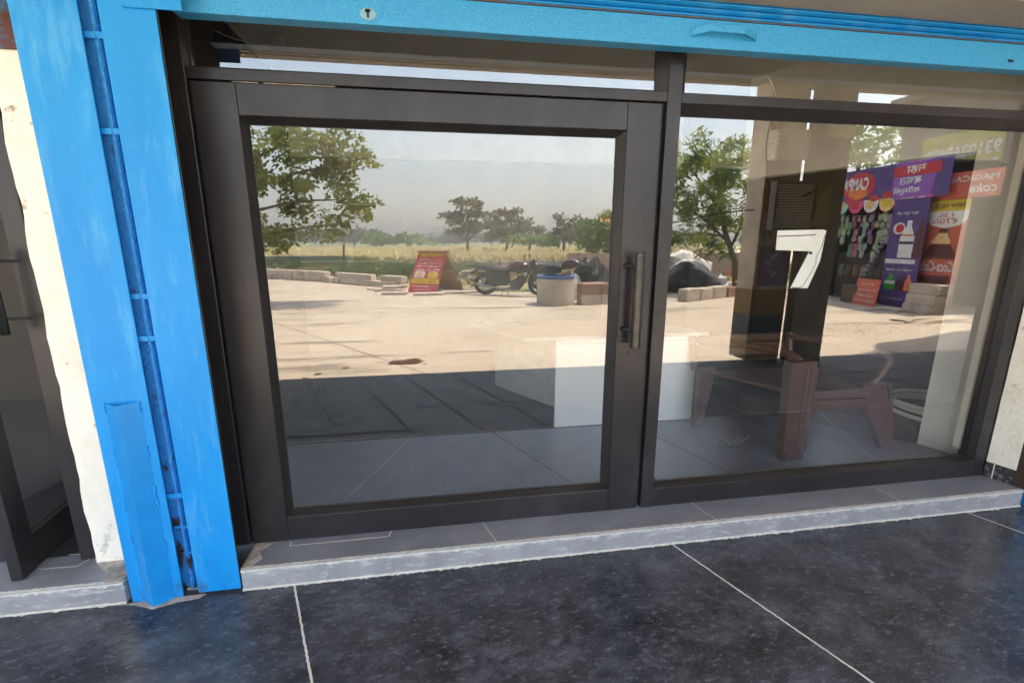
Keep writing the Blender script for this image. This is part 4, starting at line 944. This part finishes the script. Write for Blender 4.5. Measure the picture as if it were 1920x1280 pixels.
mb = MB(); mb.tube([(-.55, 0, .93), (-.35, 0, .90), (.0, 0, .82), (.45, 0, .76)], [.03, .09, .12, .13], 8, sy=.6); mb.obox((-.42, -.05, .62), (.30, 0, .22), (0, .10, 0), (-.05, 0, .06)); bpart(mb, 'tail', 'bike_black')
mb = MB(); mb.tube([(-.30, 0, .90), (.10, 0, .84), (.62, 0, .80), (.80, 0, .86)], [.08, .15, .15, .10], 10, sy=.55); bpart(mb, 'seat', 'bike_black', smooth=True)
mb = MB(); mb.obox((.15, -.17, .30), (.62, 0, .02), (0, .03, 0), (-.10, 0, .50)); mb.obox((.12, -.175, .78), (.66, 0, 0), (0, .34, 0), (0, 0, .05)); mb.obox((.15, .14, .36), (.62, 0, .02), (0, .03, 0), (-.08, 0, .44)); bpart(mb, 'seat_cover', 'seatcover', bevel=.02)
mb = MB(); mb.tube([(.70, 0, .82), (.85, 0, .92), (1.10, 0, .96), (1.32, 0, .90), (1.42, 0, .80)], [.08, .15, .18, .15, .07], 12, sy=.8); bpart(mb, 'tank', 'bike_red', smooth=True)
mb = MB(); mb.obox((1.0, -.16, .70), (.40, 0, .06), (0, .32, 0), (-.10, 0, .16)); bpart(mb, 'side_fairing', 'bike_black', bevel=.03)
mb = MB(); mb.tube([(.85, -.02, .30), (1.00, -.02, .34), (1.14, -.02, .50), (1.10, -.02, .62)], [.15, .18, .16, .10], 10); mb.tube([(.95, -.16, .38), (.95, -.10, .38)], .13, 14)
for k in range(4): mb.obox((1.0, -.13, .46 + k * .045), (.28, 0, .02), (0, .26, 0), (0, 0, .015))
bpart(mb, 'engine', 'engine')
mb = MB(); mb.tube([(1.10, -.12, .40), (1.0, -.18, .24), (.5, -.19, .24), (.0, -.20, .30), (-.28, -.20, .36)], [.022, .022, .025, .045, .04], 10); bpart(mb, 'exhaust', 'silver', smooth=True)
mb = MB()
for s_ in (-.09, .09): mb.tube([(1.72, s_, .335), (1.46, s_, .95)], .026, 8); mb.tube([(0, s_, .335), (.65, s_, .42)], .025, 8); mb.tube([(.05, s_ * 1.3, .36), (.22, s_ * 1.3, .74)], .03, 8)
mb.tube([(1.40, 0, .85), (.70, 0, .75), (.30, 0, .70)], .03, 8); mb.tube([(1.40, 0, .78), (1.1, 0, .25), (.7, 0, .25)], .025, 8)
bpart(mb, 'frame', 'bike_black')
mb = MB(); mb.tube([(1.22, -.36, 1.02), (1.30, -.30, 1.06), (1.42, 0, 1.00), (1.30, .30, 1.06), (1.22, .36, 1.02)], .016, 7); mb.tube([(1.32, -.26, 1.05), (1.30, -.30, 1.22)], .008, 5); mb.tube([(1.32, .26, 1.05), (1.30, .30, 1.22)], .008, 5)
hbb = bpart(mb, 'handlebar', 'bike_black')
for s_ in (-.32, .32):
    mb = MB(); mb.blob((1.30, s_, 1.25), (.03, .07, .045), 3, 10, 6, .05, flat=False); bpart(mb, 'mirror', 'bike_black', hbb)
mb = MB(); mb.blob((1.55, 0, .90), (.13, .13, .15), 5, 12, 8, .1, flat=False); mb.obox((1.45, -.12, 1.0), (.14, 0, .12), (0, .24, 0), (-.05, 0, .05)); bpart(mb, 'headlamp_cowl', 'bike_black', smooth=True)
mb = MB(); mb.obox((1.42, -.055, .70), (.52, 0, -.06), (0, .11, 0), (0, 0, .02)); bpart(mb, 'mudguard', 'bike_red', bevel=.02)
mb = MB(); mb.tube([(.62, -.10, .26), (.58, -.22, .0)], .014, 6); mb.tube([(.72, -.10, .26), (.80, -.20, .0)], .014, 6); bpart(mb, 'stand', 'bike_black')
mb = MB(); mb.obox((-.50, -.02, .55), (.07, 0, 0), (0, .04, 0), (.10, 0, .26)); mb.obox((-.52, -.08, .50), (.02, 0, 0), (0, .16, 0), (0, 0, .10)); bpart(mb, 'number_plate_holder', 'white')

def dup(root, delta, label):
    r = root.copy(); S.collection.objects.link(r); r.location = root.location + Vector(delta); r['label'] = label
    for c in list(root.children):
        k = c.copy(); S.collection.objects.link(k); k.parent = r
        k.matrix_parent_inverse = c.matrix_parent_inverse.copy()
        for g in list(c.children):
            q = g.copy(); S.collection.objects.link(q); q.parent = k; q.matrix_parent_inverse = g.matrix_parent_inverse.copy()
    return r
b2 = dup(bk, (2.05, -1.25, 0), 'second dark motorcycle, half hidden behind the concrete drum'); bk['group'] = b2['group'] = 'motorcycles parked at the yard edge'
# -- drum (well ring) and stack
dm = thing('concrete_drum', 'round weathered concrete drum with a faded blue rim', 'drum', (3.12, 9.95, ZG), mirror=True)
mb = MB(); mb.lathe((3.12, 9.98, ZG), [(.50, 0), (.505, .03), (.495, .40), (.50, .72), (.44, .72), (.44, .1), (0, .1)], 40, jit=.004); BK(mb, 'barrel', M['drum'], dm, smooth=True).modifiers.new('e', 'EDGE_SPLIT')
mb = MB(); mb.lathe((3.12, 9.98, ZG), [(.503, .71), (.512, .72), (.512, .775), (.43, .78), (.43, .70)], 40); BK(mb, 'rim', M['blue_rim'], dm)
for k, (a, b) in enumerate((('lower', 0), ('upper', .29))): block('%s block of the brownish stack beside the drum' % a, None, 4.17, 9.85, ZG + b, .82, .45, .285, .04 * k, 'blockr' if k else 'block')
# debris heap with black sheet
db = MB(); db.blob((4.6, 11.2, ZG), (1.0, .6, .55), 8, 20, 10, .35, 3); tag(BK(db, 'rubble_heap', M['blockr']), 'brown rubble heap behind the block stack', 'rubble')
db = MB(); db.blob((4.45, 10.9, .35), (.42, .3, .65), 12, 14, 8, .5, 3); tag(BK(db, 'black_sheet', M['bagblack']), 'crumpled black sheet thrown over the rubble heap', 'sheet')
db = MB(); db.blob((3.95, 10.9, ZG), (.28, .25, .75), 17, 12, 8, .45, 3); tag(BK(db, 'white_sack', M['bagwhite']), 'white sack leaning between the drum and the rubble', 'sack')
db = MB(); db.tube([(3.4, 11.2, .55), (4.5, 11.0, .95)], .035, 6); tag(BK(db, 'wooden_pole', M['ply']), 'wooden pole sticking out of the rubble heap', 'pole')
db = MB(); db.blob((2.1, 14.2, .35), (.75, .35, .42), 23, 16, 8, .4, 4); tag(BK(db, 'brush_heap', M['bark']), 'grey brush and tile heap behind the motorcycle', 'heap')

# -- block edging (two courses) along the yard
pts = [(-9.6, 21.6), (-8.5, 20.9), (-6.9, 19.9), (-5.3, 18.7), (-3.9, 17.4), (-2.7, 16.2), (-1.5, 15.0)]
rb = random.Random(21); L = []
for i in range(len(pts) - 1):
    p, q = Vector(pts[i]), Vector(pts[i + 1]); n = max(1, round((q - p).length / .62))
    for k in range(n): c = p.lerp(q, (k + .5) / n); L.append((c, math.atan2(q.y - p.y, q.x - p.x)))
for j, (c, a) in enumerate(L):
    block('%s block from the left in the lower course edging the yard' % ORD[j], 'lower course blocks edging the yard', c.x, c.y, ZG, .56, .30, .22, a + rb.uniform(-.1, .1))
for j, (c, a) in enumerate(L):
    if j in (9, 14): continue
    block('%s block from the left in the upper course edging the yard' % ORD[j if j < 9 else j - 1], 'upper course blocks edging the yard', c.x + rb.uniform(-.05, .05) + .2, c.y - .1, ZG + .222, .58, .28, .21, a + rb.uniform(-.15, .15))
for k, (x, y, z, l_, a, lb) in enumerate(((-1.75, 14.0, ZG, .95, -.1, 'long flat slab lying left of the food board'), (-1.55, 14.1, ZG + .1, .8, .15, 'upper flat slab lying left of the food board'), (-1.45, 13.0, ZG, .8, -.05, 'flat stone at the left foot of the food board'), (-.35, 12.6, ZG, .95, .02, 'long flat stone right in front of the food board'), (.35, 12.9, ZG, .6, .1, 'small flat stone between the board and the motorcycle'), (.95, 13.0, ZG, .7, .35, 'pale tilted slab next to the rear wheel'), (-2.3, 14.6, ZG, .45, .3, 'chunky stone where the block edging ends'))):
    block(lb, None, x, y, z, l_, .30, .09, a)
for k in range(3): block('pale slab behind the motorcycle seat, %s of three' % ('lowest', 'middle', 'topmost')[k], None, 1.0 + .1 * k, 14.6, ZG + .36 + .1 * k, .8, .3, .09, .05 * k)
# right-hand kerb row
for k, (x, l_, h_) in enumerate(((6.75, .62, .36), (7.35, .55, .34), (7.95, .62, .35), (8.6, .6, .30))):
    block('%s block of the row edging the yard left of the pillars' % ('first', 'second', 'third', 'fourth')[k], None, x + .35, 10.0 + .28 * k, ZG, l_, .3, h_, .42, 'block' if k < 3 else 'blockr')
# black covered heap, sheets, rubbish, pot
mb = MB(); mb.blob((8.75, 13.0, ZG), (1.15, .7, 1.0), 31, 26, 12, .18, 2.2); tag(BK(mb, 'covered_heap', M['bagblack']), 'heap covered with black tarpaulin beyond the kerb blocks', 'heap')
mb = MB(); mb.blob((9.3, 14.6, .4), (1.2, .5, .75), 35, 18, 8, .3, 3); tag(BK(mb, 'white_sheet', M['bagwhite']), 'white plastic sheet behind the black covered heap', 'sheet')
for k, (x, y, z, m, lb) in enumerate(((10.4, 13.4, .0, 'bagwhite', 'white rubbish bag right of the black heap'), (10.8, 13.3, .35, 'orange', 'orange rubbish bag near the tree trunk'), (10.7, 13.0, .1, 'yellow', 'yellow rubbish bag near the tree trunk'), (10.3, 13.0, ZG, 'abs', 'grey rubbish bag at the foot of the white one'))):
    mb = MB(); mb.blob((x, y, z), (.28, .25, .32), 40 + k, 12, 8, .4, 3); tag(BK(mb, 'rubbish_bag', M[m]), lb, 'bag')
pt = thing('plant_pot', 'small dark pot on the kerb left of the pillars', 'pot', (9.55, 11.0, ZG), mirror=True)
mb = MB(); mb.lathe((9.55, 11.0, ZG), [(0, 0), (.22, 0), (.25, .4), (.27, .42), (.23, .43), (0, .36)], 20); BK(mb, 'bowl', M['bagblack'], pt)
mb = MB(); mb.ring((9.55, 11.0, ZG + .42), (0, 0, 1), .26, .015, 24, 5); BK(mb, 'rim', M['abs'], pt)
mb = MB(); mb.box(6, 16, 19, 19.2, ZG, 1.0); tag(BK(mb, 'brick_wall', M['brickwall']), 'low pale red brick wall behind the rubbish', 'wall')
mb = MB(); mb.box(-13.5, -5.9, 29.5, 29.8, -.16, .62); tag(BK(mb, 'grey_wall', M['stone_low']), 'low grey wall between the weeds and the dry field', 'wall')
mb = MB(); mb.box(-5.5, 24, 27.2, 27.5, -.16, .32); tag(BK(mb, 'stone_bund', M['block']), 'long low stone bund in front of the dry field', 'wall')
# fence posts
for k, (x, y, h_, m, lb) in enumerate(((-4.9, 23, 1.35, 'wire_dark', 'thin dark post beyond the block edging'), (17.0, 42, 4.0, 'abs', 'left pale pole in front of the flowering bush'), (19.2, 42, 4.2, 'abs', 'right pale pole in front of the flowering bush'))):
    mb = MB(); mb.tube([(x, y, -.16), (x + .05, y, h_)], .045, 6); tag(BK(mb, 'post', M[m]), lb, 'post')

# ================================================================== VEGETATION
def leaves(mb, rnd, c, r, n, size, asp=.5, droop=.0, tilt=.8):
    for _ in range(n):
        while True:
            x, y, z = rnd.uniform(-1, 1), rnd.uniform(-1, 1), rnd.uniform(-1, 1)
            if x * x + y * y + z * z < 1: break
        p = Vector((c[0] + x * r[0], c[1] + y * r[1], c[2] + z * r[2])); s_ = size * rnd.uniform(.45, 1.35)
        d = Vector((rnd.uniform(-1, 1), rnd.uniform(-1, 1), rnd.uniform(-tilt, tilt) - droop)).normalized(); q = Vector((rnd.uniform(-1, 1), rnd.uniform(-1, 1), rnd.uniform(-1, 1))); e = d.cross(q).normalized() * s_ * asp * .5; d = d * s_
        mb.face([p, p + d * .35 + e, p + d * .75 + e * .7, p + d, p + d * .75 - e * .7, p + d * .35 - e])
def tree(name, label, trunk, branches, clumps, lm, seed, size, asp=.5, droop=0, tr=.12, grp=None, barkm='bark', per=None):
    rnd = random.Random(seed); t = thing(name, label, 'tree', trunk[0], grp, mirror=True)
    mb = MB(); mb.tube(trunk, [tr * (1 - .5 * i / (len(trunk) - 1)) for i in range(len(trunk))], 8)
    for b in branches: mb.tube(b, [tr * .45 * (1 - .7 * i / (len(b) - 1)) for i in range(len(b))], 6)
    BK(mb, 'trunk', M[barkm], t, smooth=True)
    mb = MB()
    for (x, y, z, a, b, c, n) in clumps:
        leaves(mb, rnd, (x, y, z), (a, b, c), n, size, asp, droop)
    BK(mb, 'crown', M[lm] if isinstance(lm, str) else lm, t); return t
# broad-leaved tree reaching in from the left
rnd = random.Random(41); cl = []
for (x, z, a, c, n) in ((-4.2, 4.0, 1.0, .5, 16), (-3.2, 3.9, .9, .45, 14), (-2.55, 4.05, .5, .35, 7), (-3.0, 3.45, .9, .30, 11), (-2.05, 3.62, .42, .20, 5), (-1.65, 3.62, .20, .16, 2), (-4.0, 3.1, .8, .5, 12), (-3.3, 2.75, .8, .35, 10), (-2.6, 2.6, .7, .20, 6), (-1.95, 2.5, .30, .12, 3), (-4.2, 2.2, .6, .4, 8), (-3.6, 2.0, .6, .35, 7), (-4.3, 1.6, .35, .25, 5), (-2.9, 1.95, .4, .18, 3), (-2.0, 2.2, .4, .08, 3), (-5.2, 3.2, .9, 1.2, 30)):
    for _ in range(n): cl.append((x + rnd.uniform(-a, a), 11 + rnd.uniform(-.7, .7), z + rnd.uniform(-c, c), .27, .27, .18, 52))
tree('broadleaf_tree', 'olive broad-leaved tree reaching over the yard from the left', [(-6.3, 11.3, ZG), (-6.1, 11.2, 1.5), (-5.6, 11.1, 2.8), (-5.0, 11, 4.0)],
     [[(-6.1, 11.2, 1.6), (-4.8, 11, 2.3), (-3.6, 11, 2.6), (-2.2, 11, 2.65)], [(-5.7, 11.1, 2.6), (-4.3, 11, 3.1), (-2.9, 11, 3.45), (-1.8, 11, 3.7)], [(-5.5, 11.1, 3.0), (-4.2, 11, 3.8), (-3.0, 10.9, 4.3)], [(-5.9, 11.1, 2.0), (-4.6, 11, 1.7), (-3.6, 11, 1.9), (-2.4, 11, 2.05)]],
     cl, 'leafA', 42, .135, .55)
# near right tree
cl = []
for (x, z, a, c, n) in ((8.3, 4.3, 1.3, .35, 22), (7.6, 3.8, .7, .4, 12), (8.6, 3.7, 1.0, .5, 18), (9.3, 3.9, .6, .5, 10), (8.0, 3.1, .9, .35, 14), (9.0, 3.0, .9, .4, 16), (7.7, 2.6, .6, .2, 8), (8.8, 2.3, 1.0, .3, 14), (9.5, 2.0, .7, .5, 14), (8.1, 1.75, .7, .12, 8), (9.2, 1.4, .5, .3, 8), (7.4, 1.55, .4, .10, 4)):
    for _ in range(n): cl.append((x + rnd.uniform(-a, a), 11.8 + rnd.uniform(-.8, .8), z + rnd.uniform(-c, c), .30, .30, .18, 54))
tree('yard_tree', 'yellow-green long-leaved tree with a leaning trunk left of the pillars', [(9.9, 11.9, ZG), (9.75, 11.9, .9), (9.2, 11.8, 1.9), (8.9, 11.8, 3.0), (8.7, 11.8, 3.9)],
     [[(9.4, 11.8, 1.5), (8.4, 11.8, 2.3), (7.6, 11.8, 2.7)], [(9.5, 11.8, 1.4), (9.9, 11.8, 2.4), (10.0, 11.8, 3.4)], [(9.0, 11.8, 2.5), (8.2, 11.8, 3.4), (7.6, 11.8, 4.0)], [(9.3, 11.8, 1.7), (8.6, 11.8, 1.8), (7.8, 11.8, 1.75)]],
     cl, 'leafB', 43, .22, .20, .12, .11)
cl = []
for (x, z, a, c, n) in ((15.2, 5.0, 1.2, .5, 22), (14.6, 4.4, .6, .4, 10), (16.0, 4.9, .8, .7, 12)):
    for _ in range(n): cl.append((x + rnd.uniform(-a, a), 13.2 + rnd.uniform(-.8, .8), z + rnd.uniform(-c, c), .3, .3, .18, 20))
tree('stall_tree', 'pale green leafy tree rising behind the drinks stall', [(15.4, 13.4, ZG), (15.3, 13.3, 2.5), (15.2, 13.2, 4.6)], [[(15.3, 13.3, 3.2), (14.5, 13.2, 4.4)], [(15.3, 13.3, 3.4), (16.1, 13.2, 4.8)]], cl, 'leafD', 44, .24, .4)
# overhead leaf cluster seen in the top pane
# far trees
def fartree(label, x, y, z0_, tiers, lm, seed, size=.7, n=70, grp=None):
    cl = []; r2 = random.Random(seed)
    for (dx, z, a, c, k) in tiers:
        for _ in range(k): cl.append((x + dx + r2.uniform(-a, a), y + r2.uniform(-a, a) * .7, z + r2.uniform(-c, c), .9 * size / .7, .9, .45, n // 2))
    br = [[(x, y, z0_ + 1.6), (x + t[0] + s * t[2] * .7, y, t[1] - t[3] * .3)] for t in tiers for s in (-.8, .8)]
    return tree('far_tree', label, [(x, y, z0_), (x + .1, y, z0_ + 2.2), (x, y, tiers[0][1])], br, cl, lm, seed + 1, size, .55, 0, .22, grp)
fartree('spreading far tree with a flat layered crown left of centre', 4.4, 70, -.15, ((0, 7.0, 1.8, .5, 12), (-2.2, 5.3, 1.6, .5, 10), (2.2, 5.6, 1.7, .5, 11), (-1.0, 4.4, 1.8, .5, 8), (1.6, 4.0, 2.0, .6, 9), (-2.4, 3.0, .9, .3, 3), (0, 2.8, 1.5, .5, 5)), 'leafC', 50, .62, 60)
fartree('brownish far tree right of the spreading one', 10.4, 69, -.15, ((0, 5.6, 1.6, .5, 10), (-1.6, 4.4, 1.5, .6, 9), (2.0, 4.3, 2.0, .5, 10), (.6, 3.2, 2.6, .6, 12), (4.0, 3.2, 1.2, .5, 6), (-.6, 2.2, 2.4, .6, 10)), 'leafC', 52, .60, 60)
fartree('bushy green far tree under the brownish one', 12.2, 60, -.15, ((0, 1.7, 2.4, .5, 14), (2.6, 1.5, 1.4, .4, 8)), 'leafD', 54, .55, 60)
fartree('small thin far tree left of the flowering bush', 17.0, 60, -.15, ((0, 4.3, 1.1, .5, 8), (-.9, 3.2, 1.0, .5, 6), (1.2, 3.4, 1.0, .6, 7), (0, 2.2, 1.4, .5, 7)), 'leafC', 56, .52, 46)
fartree('thin grey far tree beside the small one', 19.8, 62, -.15, ((0, 4.2, 1.1, .6, 7), (.4, 3.0, 1.4, .6, 8), (0, 1.8, 1.8, .5, 9)), 'leafC', 58, .52, 46)
t = fartree('green flowering bush just left of the door handle', 12.6, 31.5, -.15, ((0, 3.2, .9, .5, 20), (-.8, 2.3, 1.0, .5, 22), (.6, 2.2, 1.1, .6, 22), (0, 1.1, 1.3, .6, 26), (-1.5, 1.6, .7, .4, 10)), 'leafD', 60, .34, 60)
mb = MB(); leaves(mb, rnd, (12.4, 30.9, 3.0), (.7, .3, .5), 60, .35, .8); BK(mb, 'flowers', M['flower'], t)
# bushes of the hazy tree line
for k, (x, y, s_, lm, lb) in enumerate(((-26, 150, 9, 'leafC', 'hazy tree clump at the left end of the field'), (-14.5, 118, 6.5, 'leafD', 'left of the two rounded pale trees at the field end'), (-7.5, 120, 6.0, 'leafD', 'right of the two rounded pale trees at the field end'), (-38, 160, 9, 'leafC', 'farthest hazy tree clump on the left'), (4, 170, 7, 'leafC', 'hazy clump behind the food board'), (22, 190, 8, 'leafC', 'hazy clump behind the spreading tree'), (42, 190, 9, 'leafC', 'hazy clump right of the brownish tree'), (34, 150, 7, 'leafC', 'low hazy clump between the far trees'), (60, 170, 10, 'leafC', 'hazy clump behind the thin grey tree'), (-60, 180, 12, 'leafC', 'hazy clump beyond the left tree'))):
    r2 = random.Random(70 + k); cl = []
    for _ in range(26): cl.append((x + r2.gauss(0, s_ * .45), y + r2.gauss(0, 2), r2.uniform(.3, .75) * s_ * .62, s_ * .20, 1.5, s_ * .14, 34))
    tree('far_tree', lb, [(x, y, -.15), (x, y, s_ * .4)], [], cl, lm, 90 + k, s_ * .13, .6, 0, .3)
# the wood on the horizon: one mass
mb = MB(); r2 = random.Random(99)
for k in range(420):
    x = r2.uniform(-420, 520); h_ = 7 + 3.5 * math.sin(x * .05) + 3 * math.sin(x * .13 + 1) + r2.uniform(-1, 2)
    leaves(mb, r2, (x, 420 + r2.uniform(-20, 20), h_ * .5), (9, 4, h_ * .55), 26, 4.2, .7)
tag(BK(mb, 'distant_wood', M['leafC']), 'distant hazy wood along the horizon', 'wood', kind='stuff')

# weeds and grass
def tufts(name, label, n, area, h, m, seed, wdt=.05, kind='stuff', zb=-.15, lean=.5):
    r2 = random.Random(seed); mb = MB()
    for _ in range(n):
        x, y = area(r2); hh = h * r2.uniform(.5, 1.3)
        for j in range(5):
            a = r2.uniform(0, 6.28); d = Vector((math.cos(a), math.sin(a), 0)); s_ = Vector((-d.y, d.x, 0)) * wdt * .5; p = Vector((x, y, zb)) + d * .04; q = p + d * hh * lean * r2.uniform(.3, 1) + Vector((0, 0, hh))
            mb.face([p - s_, p + s_, q])
    return tag(BK(mb, name, m), label, 'grass', kind=kind)
tufts('dry_grass', 'tall dry grass in the field beyond the yard', 9000, lambda r: (lambda y: (r.uniform(-.55 * y, .55 * y) + .12 * y, y))(34 + 85 * r.random() ** 1.6), .55, M['drygrass'], 1, .16)
tufts('roadside_grass', 'yellow green grass between the yard and the field', 5000, lambda r: (lambda x: (x, r.uniform(15.5 + max(0, -x) * .95, 33)))(r.uniform(-15, 24)), .24, mat('roadside_grass', (.20, .22, .06), .85, (.36, .30, .14), .5, 6, .4, .6), 2, .07)
rw = random.Random(8); mb = MB()
for (x, y, a, c, n) in ((-3.2, 22.5, 1.1, .6, 40), (-1.6, 20.5, 1.5, .55, 54), (-3.8, 20.5, 1.4, .35, 26), (-5.0, 26, 1.2, .6, 20), (-7.5, 27, 1.5, .4, 14), (-9.3, 26, 1.2, .45, 12), (1.2, 22, 1.5, .3, 14), (5.5, 21.0, 2.0, .45, 24), (2.8, 24, 1.6, .35, 14), (9, 24, 2.2, .5, 22)):
    for _ in range(n): leaves(mb, rw, (x + rw.uniform(-a, a), y + rw.uniform(-.8, .8), rw.uniform(0, c)), (.3, .3, .22), 26, .20, .30)
tag(BK(mb, 'weeds', leafmat('weed_leaf', (.07, .13, .03), (.15, .19, .06))), 'green leafy weeds behind the block edging', 'weeds', kind='stuff')

# ================================================================== HAZE
hz = MB(); hz.box(-460, 560, -480, 40, -1.2, 60)
hm = bpy.data.materials.new('haze'); hm.use_nodes = True; n = hm.node_tree.nodes; n.remove(n['Principled BSDF'])
pv = n.new('ShaderNodeVolumePrincipled'); pv.inputs['Color'].default_value = (.97, .98, 1, 1); pv.inputs['Density'].default_value = .0022; pv.inputs['Anisotropy'].default_value = .3
hm.node_tree.links.new(pv.outputs[0], n['Material Output'].inputs['Volume'])
HAZE = True
if HAZE: tag(hz.build('haze', hm), kind='stuff')
